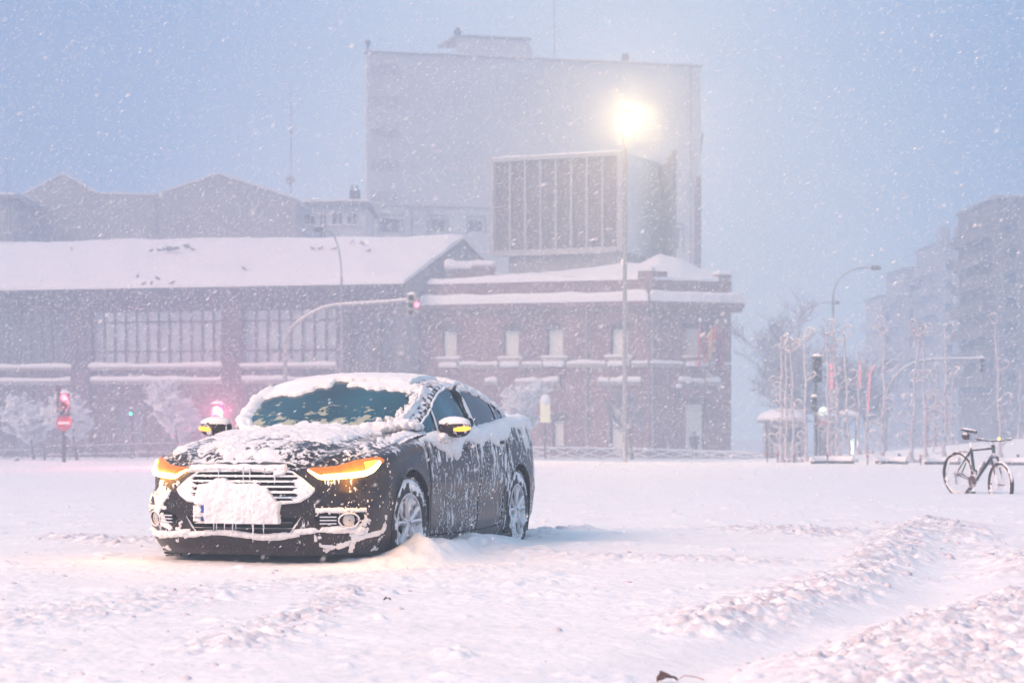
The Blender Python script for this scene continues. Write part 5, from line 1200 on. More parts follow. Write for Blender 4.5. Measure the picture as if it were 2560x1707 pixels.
for i, py in enumerate((747, 762, 780)):
    q = at(1042, py, 100); l = MB(); l.blob((q.x, q.y - .1, q.z), (.11, .11, .11), 1, 0, 2); l.build('side_lens', PINK if i == 1 else M['metal_grey'], O, smooth=True)
O = mast(2213, 1120, [(2216, 1000), (2226, 960), (2256, 925), (2290, 906), (2320, 900), (2380, 898), (2452, 897)], 120, None, 'overhead traffic light on a curved snowy arm at the right, unlit', .3)
sig_head(O, at(2454, 914, 120), .3, .72, .26, mats=('plaster_grey',))  # paler housing here too, haze put into its colour

def post_light(px, base_py, Y, heads, label, sign=None, polemat='metal_dark'):
    b = at(px, base_py, Y); z0 = gz(b.x, Y) - .3; O = empty('traffic_light', (b.x, Y, z0), label=label, cat='traffic light')
    top = max(at(px, h[1], Y).z for h in heads)
    p = MB(); p.tube([(b.x, Y, z0), (b.x, Y, top)], .07, 8); p.build('pole', M[polemat], O, smooth=True)
    for (hx, hy, w, h, em, li) in heads:
        q = at(hx, hy, Y); sig_head(O, Vector((q.x, Y - .2, q.z)), w, h, .26, lit=em is not None, lit_i=li, em=em)
    return O, b
post_light(2040, 1125, 94, [(2041, 924, .36, 1.0, None, 0), (2034, 1011, .24, .56, None, 0)], 'dark traffic light with a snow cap among the light sculptures')
O, b = post_light(160, 1150, 92, [(165, 1012, .34, .86, RED, 0)], 'traffic light showing red above a no entry sign at the far left')
bp = MB(); q = at(152, 1000, 92); bp.box(q.x - .16, q.x + .02, 92.0, 92.05, q.z - .5, q.z + .55); bp.build('side_housing', M['metal_dark'], O)
def red_glow(loc, w, col=(1, .08, .10)):
    ld = bpy.data.lights.new('signal_light', 'POINT'); ld.energy = w; ld.color = col; ld.shadow_soft_size = .08; o = bpy.data.objects.new('signal_light', ld); COL.objects.link(o); o.location = loc
red_glow(at(166, 1004, 91.4), 120)
def no_entry(px, py, Y, r):
    c = at(px, py, Y); O = empty('no_entry_sign', (c.x, Y, c.z), label='round red no entry sign with white bar under the red traffic light', cat='road sign')
    m = MB(); m.tube([(c.x, Y - .06, c.z), (c.x, Y - .03, c.z)], r, 24); m.build('sign_plate', M['red_paint'], O)
    w = MB(); w.box(c.x - r * .75, c.x + r * .75, Y - .07, Y - .063, c.z - r * .16, c.z + r * .16); w.build('white_bar', M['white_paint'], O)
no_entry(160, 1057, 91.7, .30)
O, b = post_light(546, 1140, 70, [(546, 1046, .3, .8, RED, 0)], 'traffic light glowing strong red behind the car wing mirror')
red_glow(at(546, 1037, 69.3), 1000, (1, .10, .18))
O, b = post_light(330, 1140, 128, [(330, 1034, .22, .5, GREEN, 1)], 'small pedestrian traffic light showing a green dot before the hall')

# fences
def fence(pts, Y, label, xpanel, rails, name='railing'):
    O = empty(name, (at(pts[0][0], 0, Y).x, Y, -1.0), label=label, cat='fence')
    P = [at(px, py, Y) for px, py in pts]
    X = [p.x for p in P]; Zt = [p.z for p in P]
    for dz, r in rails:
        m = MB(); m.tube([(x, Y, z + dz) for x, z in zip(X, Zt)], r, 6); m.build('rail', M['metal_dark'] if not xpanel else M['metal_grey'], O)
        s = MB(); s.tube([(x, Y - .01, z + dz + r + (.03 if xpanel else .008)) for x, z in zip(X, Zt)], .05 if xpanel else .018, 6); s.build('rail_snow', M['snow_fine'], O)
    return O, X, Zt
O, X, Zt = fence([(112, 1117), (240, 1114), (370, 1110), (520, 1107)], 122, 'thin dark pedestrian railing in the snow at the left', False, [(0, .028), (-.42, .014)])
for px in (112, 175, 241, 304, 370, 436, 500):
    a = at(px, 0, 122); z = np.interp(a.x, X, Zt); m = MB(); r = .07 if px == 112 else .028; m.tube([(a.x, 122, gz(a.x, 122) - .2), (a.x, 122, z)], r, 6); m.build('post', M['metal_dark'], O)
for p0, p1 in ((118, 142), (142, 170)):
    a, b_ = at(p0, 1157, 122), at(p1, 1139, 122); 
    if p0 == 142: a, b_ = at(p0, 1139, 122), at(p1, 1150, 122)
    m = MB(); m.tube([tuple(a), tuple(b_)], .02, 5); m.build('brace', M['metal_dark'], O)
O, X, Zt = fence([(-60, 1128), (20, 1126), (106, 1123)], 126, 'low faint railing at the far left edge of the square', False, [(0, .02), (-.4, .012)])
for px in (-40, 10, 58, 104):
    a = at(px, 0, 126); m = MB(); m.tube([(a.x, 126, gz(a.x, 126) - .2), (a.x, 126, np.interp(a.x, X, Zt))], .02, 5); m.build('post', M['metal_dark'], O)
O, X, Zt = fence([(1250, 1119), (1464, 1122), (1640, 1126), (1900, 1134)], 128, 'snow covered crossed railing along the foot of the brick station', True, [(0, .035)])
px = 1262
while px < 1880:
    a, c_, m_ = at(px, 0, 128), at(px + 60, 0, 128), at(px + 30, 0, 128)
    za, zc_, zm = (float(np.interp(v.x, X, Zt)) for v in (a, c_, m_)); lo = gz(m_.x, 128) + .02
    m = MB(); m.tube([(a.x, 128, gz(a.x, 128) - .2), (a.x, 128, za)], .035, 6); m.build('post', M['metal_grey'], O)
    for u, v in (((a.x, za - .04), (c_.x, lo)), ((a.x, lo), (c_.x, zc_ - .04))):
        m = MB(); m.tube([(u[0], 128, u[1]), (v[0], 128, v[1])], .022, 5); cb = m.build('cross_bar', M['metal_dark'], O)
        m = MB(); m.tube([(u[0], 127.98, u[1] + .05), (v[0], 127.98, v[1] + .05)], .036, 5); m.build('bar_snow', M['snow_fine'], cb)
    px += 60
# bollard
c = at(42, 1152, 110); O = empty('bollard', (c.x, 110, gz(c.x, 110)), label='short dark bollard poking out of the snow at the far left', cat='bollard')
m = MB(); m.tube([(c.x, 110, gz(c.x, 110) - .2), (c.x, 110, c.z + .05), (c.x, 110, c.z + .12)], [.10, .10, .07], 10); m.build('post', M['metal_dark'], O); m = MB(); m.tube([(c.x, 110, c.z + .122), (c.x, 110, c.z + .2)], [.09, .03], 10); m.build('snow_cap', M['snow_fine'], O)

# light sculptures: frosted stems with wire leaves
M['frosted_wire'] = mat('frosted_wire', (.44, .42, .47), .7, .25, 9, snow=.14, snow_scale=9)
M['neon'] = emis('neon_red', (1.0, .22, .28), .7)
def leaf_loop(c, ang, L_, w, tilt, r=.028):
    pts = []
    for t in np.linspace(0, 2 * pi, 19):
        a = (1 - cos(t)) / 2 * L_; b = w * sin(t) * (1 - .25 * cos(t)); pts.append(c + Vector((a * cos(ang) - b * sin(ang) * cos(tilt), b * sin(tilt), a * sin(ang) + b * cos(ang) * cos(tilt))))
    return [tuple(p) for p in pts]
SC_L = ['near frosted light stem with two leaf loops at its top, first of the open row', 'leaning frosted light stem crossing the curved traffic light arm', 'frosted light stem beside the leaning one, heart shaped tip', 'slim frosted light stem with a single small tip leaf, behind the bicycle saddle side', 'tallest frosted light stem with a round loop on top, behind the bicycle', 'faint light stem at the extreme right edge', 'short faint light stem left of the slim one', 'thin faint light stem right of the slim one', 'faint light stem between the paired tall stems', 'bare topped light stem next to the upper red neon', 'leaning light stem right of the upper red neon', 'light stem between the two neon stems', 'light stem with a straight red neon top', 'light stem with a bent red neon tip', 'leftmost of the crowded light stems over the kiosk', 'second crowded light stem over the kiosk', 'third crowded light stem with a curled tip over the kiosk', 'light stem just left of the dark traffic light', 'light stem with a short bright red neon tube']
STEMS = [(2206, 1146, 2212, 832, 80), (2277, 1146, 2294, 840, 80), (2316, 1146, 2306, 828, 80), (2361, 1146, 2366, 845, 80), (2502, 1150, 2490, 811, 80), (2547, 1140, 2551, 950, 104), (2334, 1132, 2343, 932, 104), (2379, 1116, 2381, 928, 104), (2316, 1135, 2324, 926, 104),
         (2073, 1142, 2067, 834, 84), (2100, 1142, 2086, 877, 84), (2122, 1142, 2112, 846, 86), (2145, 1130, 2147, 905, 100), (2163, 1130, 2172, 922, 100), (1953, 1142, 1953, 872, 86), (1966, 1142, 1965, 876, 90), (1984, 1140, 1978, 864, 86), (2015, 1140, 2012, 852, 90), (2078, 1135, 2075, 908, 100)]
for i, (bx, by, tx, ty, Y) in enumerate(STEMS):
    r = random.Random(40 + i); b = at(bx, by, Y); t = at(tx, ty, Y); z0 = gz(b.x, Y) - .1; b.z = min(b.z, z0 + .1)
    O = empty('light_sculpture', (b.x, Y, z0), label=SC_L[i], cat='light sculpture', group='frosted light stems on the square')
    n = 9; pts = [b.lerp(t, k / n) + Vector((.035 * sin(k * 1.7 + i), 0, 0)) * (0 < k < n) for k in range(n + 1)]
    m = MB(); m.tube([tuple(p) for p in pts], [.056 - .0022 * k for k in range(n + 1)], 7); m.build('stem', M['frosted_wire'], O, smooth=True)
    H = t.z - b.z; small = Y > 98
    spots = [(1.0, r.choice([1.2, 1.9, 2.4])), (1.0, r.choice([.5, .9, 2.8]))][:(1 if i in (3, 4, 9) else 2)] + [(.62 + .1 * r.random(), r.choice([.6, 2.5])), (.40 + .06 * r.random(), r.choice([.8, 2.2])), (.30 + .05 * r.random(), r.choice([.3, 2.7])), (.12 + .06 * r.random(), r.choice([1.0, 2.3]))]
    for f, a in spots:
        c = b.lerp(t, min(f, 1)); sc = .8 if small else 1.0
        m = MB(); m.tube(leaf_loop(c, a, .52 * sc * (.7 + .5 * r.random()), .15 * sc, r.uniform(0, 1.1)), .029 * sc, 6); m.build('leaf_loop', M['frosted_wire'], O, smooth=True)
        if r.random() < .4: m = MB(); m.tube(leaf_loop(c - Vector((0, 0, .18)), a + .9, .38 * sc, .12, .4), .018, 6); m.build('leaf_loop', M['frosted_wire'], O, smooth=True)
    for k in range(5):
        f = r.uniform(.2, .9); c = b.lerp(t, f); m = MB(); m.tube([tuple(c + Vector((.03, 0, 0))), tuple(c + Vector((r.choice([-1, 1]) * .11, 0, .03)))], .013, 5); m.build('bud', M['bark'], O)
    if i in (12, 13, 18):
        f0, f1 = {12: (.72, .99), 13: (.45, 1.0), 18: (.72, 1.0)}[i]; m = MB(); q = [b.lerp(t, f0) + Vector((.05, -.06, 0)), b.lerp(t, f1) + Vector((.05, -.06, 0))]
        if i == 13: q = [b.lerp(t, .5) + Vector((.05, -.06, 0)), b.lerp(t, .95) + Vector((.06, -.06, 0)), b.lerp(t, 1) + Vector((.2, -.06, .1))]
        m.tube([tuple(p) for p in q], .045 if i == 18 else .024, 6); m.build('neon_tube', M['neon'], O)
    m = MB(); m.tube([(b.x, Y, z0 - .1), (b.x, Y, z0 + .22), (b.x, Y, z0 + .45)], [.16, .12, .05], 8); m.blob((b.x + .22, Y, z0 + .16), (.13, .1, .10), i, .2, 2); m.build('foot', M['frosted_wire'], O, smooth=True)
# low edges of the planter platform under them
for j, (p0, p1, Y) in enumerate(((2028, 2135, 78), (2190, 2270, 77.5), (2312, 2400, 76.5), (2470, 2570, 75.5))):
    a, b_ = at(p0, 0, Y), at(p1, 0, Y); O = empty('platform_edge', (a.x, Y, gz(a.x, Y)), label=['low kerb edge under the neon stems', 'low kerb edge under the first near stem', 'low kerb edge behind the bicycle wheel', 'low kerb edge at the right behind the bicycle'][j], cat='kerb', group='low kerb edges in the snow')
    n = 12; m = MB(); top = []
    for k in range(n + 1):
        x = a.x + (b_.x - a.x) * k / n; top.append((x, Y + .25 * sin(k / n * pi), gz(x, Y) + .05))
    m.tube(top, .05, 6); m.build('kerb_stone', M['metal_dark'], O)
    s = MB(); s.tube([(x, y + .1, z + .07) for x, y, z in top], .13, 8); s.build('kerb_snow', M['snow_fine'], O, smooth=True)
# snow stakes
for j, (px, py, Y) in enumerate(((1918, 1143, 84), (1944, 1147, 82), (1985, 1148, 80), (2069, 1152, 78), (2169, 1153, 76), (2302, 1152, 76), (2248, 1150, 79), (2545, 1150, 77))):
    c = at(px, py, Y); g0 = gz(c.x, Y); O = empty('marker_stake', (c.x, Y, g0), label='short stake in the snow, ' + ['leftmost one', 'second from the left', 'third from the left', 'under the upper red neon', 'alone between the stem groups', 'beside the bicycle rear', 'thin one before the first near stem', 'thin one right of the bicycle'][j], cat='stake', group='marker stakes')
    m = MB(); m.tube([(c.x, Y, g0 - .1), (c.x, Y, g0 + .26)], .02, 5); m.build('stake', M['metal_dark'], O); m = MB(); m.tube([(c.x, Y, g0 + .24), (c.x, Y, g0 + .32)], [.05, .045], 6); m.build('cap', M['red_paint'] if j < 6 else M['metal_dark'], O)

# kiosk
def kiosk():
    Y = 118; a, b = at(1916, 0, Y), at(2012, 0, Y); g0 = gz(a.x, Y) - .4; zt = at(0, 1056, Y).z
    O = empty('kiosk', ((a.x + b.x) / 2, Y, g0), label='small kiosk with a thick dome of snow on its roof, left of the traffic light', cat='kiosk')
    m = MB(); m.box(a.x, b.x, Y, Y + 1.8, g0, zt); m.build('wall', M['plaster_grey'], O)
    for f in (.0, .14, .5, .86, 1.0):
        x = a.x + (b.x - a.x) * f; m = MB(); m.box(x - .04, x + .04, Y - .05, Y - .003, g0, zt - .02); m.build('post', M['metal_dark'], O)
    m = MB(); m.box(a.x + .35, b.x - .3, Y - .02, Y - .003, zt - .95, zt - .3); m.build('window', M['glass_dark'], O)
    m = MB(); m.box(a.x - .35, b.x + .3, Y - .4, Y + 2.1, zt + .003, zt + .09); m.build('roof', M['plaster_dark'], O)
    q0, q1 = at(1896, 0, Y), at(2028, 0, Y); c = (q0.x + q1.x) / 2; rx = (q1.x - q0.x) / 2; V0, F0 = ICO[3]; V = V0 * np.array([rx, 1.35, .62]); V[:, 2] = np.clip(V[:, 2], 0, 1); m = MB(); m.add(V + np.array([c, Y + .85, zt + .10]), F0); m.build('roof_snow', M['snow_roof'], O, smooth=True)
kiosk()
def shelter():
    Y = 122; p0, p1 = at(2044, 0, Y), at(2146, 0, Y); g0 = gz(p0.x, Y) - .4; z = at(0, 1040, Y).z; O = empty('bus_shelter', (p0.x, Y, g0), label='low shelter with snowy flat roof and glowing white globe behind the stems', cat='shelter')
    m = MB(); m.box(p0.x, p1.x, Y, Y + 1.4, z - .1, z); r = m.build('roof', M['plaster_grey'], O)
    s = MB(); lumpy_slab(s, (p0.x, Y, z + .004), (p1.x, Y, z + .004), (p1.x, Y + 1.4, z + .004), (p0.x, Y + 1.4, z + .004), .24, 16, 5, .3, 6); s.build('roof_snow', M['snow_roof'], r, smooth=True)
    for x in (p0.x + .1, (p0.x + p1.x) / 2, p1.x - .1): m = MB(); m.tube([(x, Y + .1, g0), (x, Y + .1, z - .1)], .05, 6); m.build('post', M['metal_dark'], O)
    m = MB(); m.box(p0.x + .1, p0.x + .9, Y + .3, Y + .4, g0, z - .3); m.build('side_panel', M['plaster_dark'], O)
    m = MB(); q = at(2057, 1028, Y); m.blob((q.x, Y - .2, q.z), (.24, .24, .24), 3, 0, 3); m.build('globe_lamp', emis('globe_glow', (.85, 1.0, .80), .95), O, smooth=True)
    m = MB(); m.box(q.x - .3, q.x + .3, Y - .15, Y - .1, q.z - .75, q.z - .4); m.build('red_panel', M['red_paint'], O)
shelter()
for j, px in enumerate((2131, 2146)):
    Y = 112; c = at(px, 1128, Y); O = empty('light_bollard', (c.x, Y, gz(c.x, Y) - .2), label=['left', 'right'][j] + ' one of two short upright white lamps glowing behind the neon stems', cat='lamp', group='pair of glowing upright lamps')
    zt = at(px, 1097, Y).z; m = MB(); m.tube([(c.x, Y, gz(c.x, Y) - .2), (c.x, Y, gz(c.x, Y) + .05)], .09, 8); m.build('base', M['metal_dark'], O)
    m = MB(); m.tube([(c.x, Y, gz(c.x, Y) + .053), (c.x, Y, zt - .1)], .06, 10); m.build('tube_lamp', emis('tube_glow', (.92, 1, .98), 2.2), O); m = MB(); m.tube([(c.x, Y, zt - .098), (c.x, Y, zt)], .075, 10); m.build('green_cap', emis('green_cap_glow', (.65, 1, .5), 1.2), O)

# antennas
def antenna(px, py0, py1, Y, label, extra=()):
    a, b = at(px, py1, Y), at(px, py0, Y); O = empty('antenna_mast', (a.x, Y, a.z), label=label, cat='antenna')
    m = MB(); m.tube([tuple(a - Vector((0, 0, 1.0))), tuple(b)], [.06, .03], 6); m.build('mast', M['metal_grey'], O)
    for (dy, w) in extra:
        z = at(px, dy, Y).z; m = MB(); m.tube([(a.x - w, Y, z), (a.x + w, Y, z)], .03, 5); m.build('cross_arm', M['metal_grey'], O)
    return O, a
O, a = antenna(728, 228, 470, 188, 'tall thin antenna mast with a dish above the low pale house', ((290, .25), (330, .2)))
m = MB(); m.tube([(a.x - .05, 187.8, at(0, 452, 188).z), (a.x - .05, 187.9, at(0, 452, 188).z), (a.x - .05, 188, at(0, 452, 188).z)], [.36, .25, .05], 16); m.build('dish', M['plaster_grey'], O)
antenna(1386, -60, 150, 209, 'tall thin antenna mast on the roof of the tall block', ((70, .3),))
antenna(17, 400, 640, 171.5, 'antenna pole with a cross arm at the far left edge', ((470, .4), (560, .2)))
# wall lantern and sign of the station
def lantern():
    W = STW2; t = W.t(1686); p = Vector(W.P(t, W.z(1686, 985), .5)); O = empty('wall_lantern', tuple(p), label='old fashioned lantern on a bracket left of the bright station door', cat='lantern')
    m = MB(); m.tube([W.P(t, p.z + .5, .0), W.P(t, p.z + .6, .3), tuple(p + Vector((0, 0, .45)))], .03, 6); m.tube([W.P(t, p.z - 1.0, .0), tuple(p + Vector((0, 0, -.3)))], .03, 6); m.build('bracket', M['metal_dark'], O)
    m = MB(); m.tube([tuple(p + Vector((0, 0, -.3))), tuple(p + Vector((0, 0, .25))), tuple(p + Vector((0, 0, .42)))], [.12, .20, .04], 6); m.build('lantern_body', M['metal_dark'], O)
    m = MB(); m.blob(p + Vector((0, 0, .45)), (.2, .2, .16), 2, .1, 2); m.build('snow_cap', M['snow_fine'], O, smooth=True)
lantern()
def lit_sign():
    Y = 120; c = at(1363, 1028, Y); O = empty('post_sign', (c.x, Y, gz(c.x, Y)), label='pale yellowish upright sign box with a dome of snow, right of the car roof', cat='sign')
    m = MB(); m.box(c.x - .24, c.x + .24, Y - .1, Y + .1, c.z - .55, c.z + .5); m.build('sign_box', mat('sign_cream', (.70, .66, .42), .6, .15, 3, emit=(.9, .85, .55), estr=.25), O)
    m = MB(); m.blob((c.x, Y, c.z + .55), (.26, .2, .30), 4, .1, 2); m.build('snow_cap', M['snow_fine'], O, smooth=True)
    m = MB(); m.tube([(c.x, Y, gz(c.x, Y) - .2), (c.x, Y, c.z - .5)], .05, 6); m.build('post', M['metal_dark'], O)
    Y = 116; c = at(1280, 1044, Y); O = empty('blue_sign', (c.x, Y, c.z), label='small blue sign panel behind the rear of the car roof', cat='sign')
    m = MB(); m.box(c.x - .22, c.x + .22, Y - .03, Y + .03, c.z - .2, c.z + .2); m.build('sign_panel', mat('sign_blue', (.05, .18, .55), .5, .1, 3), O); m = MB(); m.tube([(c.x, Y + .04, gz(c.x, Y) - .2), (c.x, Y + .04, c.z - .19)], .04, 6); m.build('post', M['metal_dark'], O)
lit_sign()
# flags
def flags():
    W = STW2; spec = [((1722, 802), (1732, 885), [(.62, .03, .05), (.62, .03, .05), (.62, .05, .06)], 'left red flag hanging at the station corner window'), ((1765, 806), (1752, 880), [(.60, .03, .04), (.75, .55, .12), (.60, .03, .04)], 'middle red and yellow flag hanging at the station corner window'), ((1786, 806), (1797, 892), [(.30, .03, .14), (.30, .03, .14), (.30, .03, .14)], 'right dark crimson flag hanging at the station corner window')]
    for i, (tp, bt, cols, lab) in enumerate(spec):
        t = W.t(tp[0]); tz = W.z(*tp); bz = W.z(*bt); tip = Vector(W.P(t, tz, 1.3)); root = Vector(W.P(W.t(1752 if i < 2 else 1780), bz + .5, .02))
        O = empty('flag', tuple(root), label=lab, cat='flag', group='flags at the station corner window')
        m = MB(); m.tube([tuple(root), tuple(tip)], .025, 6); m.build('flag_pole', M['metal_grey'], O); m = MB(); m.blob(tip, (.09, .09, .13), 1, .1, 2); m.build('finial', M['white_paint'], O, smooth=True)
        for j, c in enumerate(cols):
            m = MB(); n = 14; T_, B_ = [], []
            for k in range(n + 1):
                f = (j + k / n) / 3; x = root.lerp(tip, .25 + .65 * f); dx = W.u * (.10 * sin(f * 19 + i)) + W.n * (.10 * cos(f * 23)); sag = (tz - bz) * (.55 + .45 * sin(f * 3 + .4)); T_.append(x + dx * .3); B_.append(x + dx - Vector((0, 0, sag)) + W.u * (.1 if i == 2 else -.15 * (1 - f)))
            V = T_ + B_ + [v + W.n * .012 for v in T_ + B_]; q = n + 1
            m.add([tuple(v) for v in V], [(k, k + 1, q + k + 1, q + k) for k in range(n)] + [(2 * q + k, 3 * q + k, 3 * q + k + 1, 2 * q + k + 1) for k in range(n)])
            m.build('flag_cloth', mat('flag_cloth', c, .8, .15, 4), O)
flags()
# ------------------------------------------------------------------ trees
def grow(base, h, seed, spread=.55, levels=4, r0=.10, lean=(0, 0), n0=5):
    r = random.Random(seed); segs = []; tips = []
    def br(p, d, L_, rad, lv):
        n = 4; pts = [p]; q = p.copy(); dd = d.copy()
        for k in range(n):
            dd = (dd + Vector((r.gauss(0, .14), r.gauss(0, .14), r.gauss(.03, .08)))).normalized(); q = q + dd * L_ / n; pts.append(q.copy())
            if lv < levels and k >= (1 if lv == 0 else 0):
                for _ in range(2 if lv < 2 else 1 + (r.random() < .5)):
                    a = r.uniform(0, 2 * pi); side = Vector((cos(a), sin(a), 0)); nd = (dd * (1 - spread) + side * spread + Vector((0, 0, .12))).normalized(); br(q.copy(), nd, L_ * r.uniform(.45, .65), rad * .5, lv + 1)
        segs.append((pts, [rad * (1 - .55 * k / n) for k in range(n + 1)], lv)); tips.append(q)
    br(Vector(base), Vector((lean[0], lean[1], 1)).normalized(), h * .6, r0, 0)
    return segs, tips
def tree(px, Y, h, seed, label, crown_mat, grp=None, snowy=False, dens=1.0, name='bare_tree', lean=(0, 0), rb=.014):
    b = at(px, 1130, Y); z0 = gz(b.x, Y) - .3
    O = empty(name, (b.x, Y, z0), label=label, cat='tree', group=grp)
    segs, tips = grow((b.x, Y, z0), h, seed, lean=lean)
    t = MB(); c = MB(); r = random.Random(seed + 5)
    for pts, R, lv in segs:
        if lv == 0: t.tube([tuple(p) for p in pts], R, 7)
        else:
            c.tube([tuple(p) for p in pts], [max(x, rb * .6) for x in R], 4, cap=False)
    t.build('trunk', M['bark'], O, smooth=True)
    if snowy:
        for pts, R, lv in segs:
            if lv < 2: continue
            for p in pts[1:]:
                if r.random() < dens: c.blob(p + Vector((r.gauss(0, .06), r.gauss(0, .06), .03)), (r.uniform(.03, .11), r.uniform(.03, .11), r.uniform(.02, .05)), r.randrange(10**6), .4, 1)
    c.build('crown', M[crown_mat], O, smooth=snowy)
M['snow_twig'] = snowmat('snow_twig', (.80, .83, .88), bump=.03, bscale=8); M['frost_twig'] = mat('frost_twig', (.26, .25, .29), .9, .3, 3)
tree(474, 120, 3.9, 11, 'snow laden tree leaning left of the car mirror', 'snow_twig', snowy=True, name='snowy_tree', dens=1.0, lean=(-.35, 0))
tree(196, 118, 3.3, 12, 'snow laden small tree right of the red traffic light', 'snow_twig', snowy=True, name='snowy_tree', dens=.8)
tree(84, 124, 3.2, 13, 'faint snow laden shrub tree at the far left before the hall', 'snow_twig', snowy=True, name='snowy_tree', dens=.6)
tree(1306, 124, 4.0, 14, 'snow laden tree just right of the car roof before the station', 'snow_twig', snowy=True, name='snowy_tree', dens=1.0)
tree(1580, 126, 4.2, 15, 'thin bare tree with snowy twigs at the station wall right of the lamp pole', 'frost_twig', rb=.012)
for i, (px, Y, h, l) in enumerate(((1950, 150, 7.6, 'leftmost bare frosted tree of the row beyond the kiosk'), (2010, 140, 8.4, 'bare frosted tree behind the dark traffic light, tallest of its row'), (2070, 158, 7.0, 'bare frosted tree behind the upper red neon'), (2125, 145, 6.6, 'dark bare tree right of the larger arched lamp pole'), (2175, 160, 6.4, 'rightmost bare frosted tree beyond the neon stems'))):
    tree(px, Y, h, 60 + i, l, 'frost_twig', 'bare trees beyond the square', rb=.018)

# ------------------------------------------------------------------ pigeons on the hall roof
def pigeons():
    W, e0, e1, r0, r1 = HALL
    n = (e1 - e0).cross(r1 - e0).normalized(); o = Vector((0, 0, CAMZ))
    P1 = [(179, 626), (378, 631), (397, 629), (409, 628), (415, 627), (421, 623), (426, 629), (432, 625), (439, 626), (443, 625), (464, 618), (470, 622), (482, 628), (344, 694), (360, 713), (379, 712), (394, 700), (431, 711), (611, 676), (781, 625), (802, 625), (835, 627), (880, 611), (904, 611), (909, 613), (922, 631)]
    proto = None
    for i, (px, py) in enumerate(P1):
        d = (at(px, py, 1.0) - o); t = (e0 + Vector((0, 0, .36)) - o).dot(n) / d.dot(n); c = o + d * t
        lab = ('pigeon sitting alone near the roof ridge at the left' if i == 0 else 'pigeon in the tight row along the roof ridge' if i < 13 else 'pigeon near the roof eave above the hall windows' if i < 18 else 'single pigeon in the middle of the snowy roof' if i == 18 else 'pigeon on the snowy roof right of the arched lamp head')
        nth = ['leftmost', 'second', 'third', 'fourth', 'fifth', 'sixth', 'seventh', 'eighth']
        if 13 <= i < 18: lab = nth[i - 13] + (' from the left' if i > 13 else '') + ' of the pigeons scattered above the hall eave'
        if i > 18: lab = nth[i - 19] + (' from the left' if i > 19 else '') + ' of the pigeons under the ridge near the arched lamp head'
        if proto is None:
            O = empty('pigeon', (0, 0, 0), label=lab, cat='bird', group='pigeons on the hall roof'); proto = O
            m = MB(); V0, F0 = ICO[2]; V = V0 * np.array([.15, .075, .08]); V[:, 2] += .10 + .35 * V[:, 0] * (V[:, 0] > 0); V[:, 1] *= np.where(V[:, 0] < -.05, .6, 1); m.add(V, F0)
            m.blob((.13, 0, .22), (.045, .038, .042), 1, 0, 2); m.tube([(.08, 0, .14), (.125, 0, .21)], [.05, .035], 8); m.tube([(-.12, 0, .09), (-.24, 0, .05)], [.04, .025], 6); m.build('body', mat('pigeon_grey', (.10, .10, .13), .7, .3, 20), O, smooth=True)
            m = MB(); m.tube([(.17, 0, .215), (.20, 0, .205)], [.012, .002], 5); m.build('beak', M['metal_dark'], O)
            m = MB(); m.tube([(0, .02, .05), (.01, .02, 0)], .008, 4); m.build('leg', M['red_paint'], O); m = MB(); m.tube([(0, -.02, .05), (.01, -.02, 0)], .008, 4); m.build('leg', M['red_paint'], O)
        else:
            O = copy_tree(proto); O['label'] = lab
        O.location = c; O.rotation_euler.z = RND.uniform(0, 6.28); O.scale = (1, 1, 1)
pigeons()

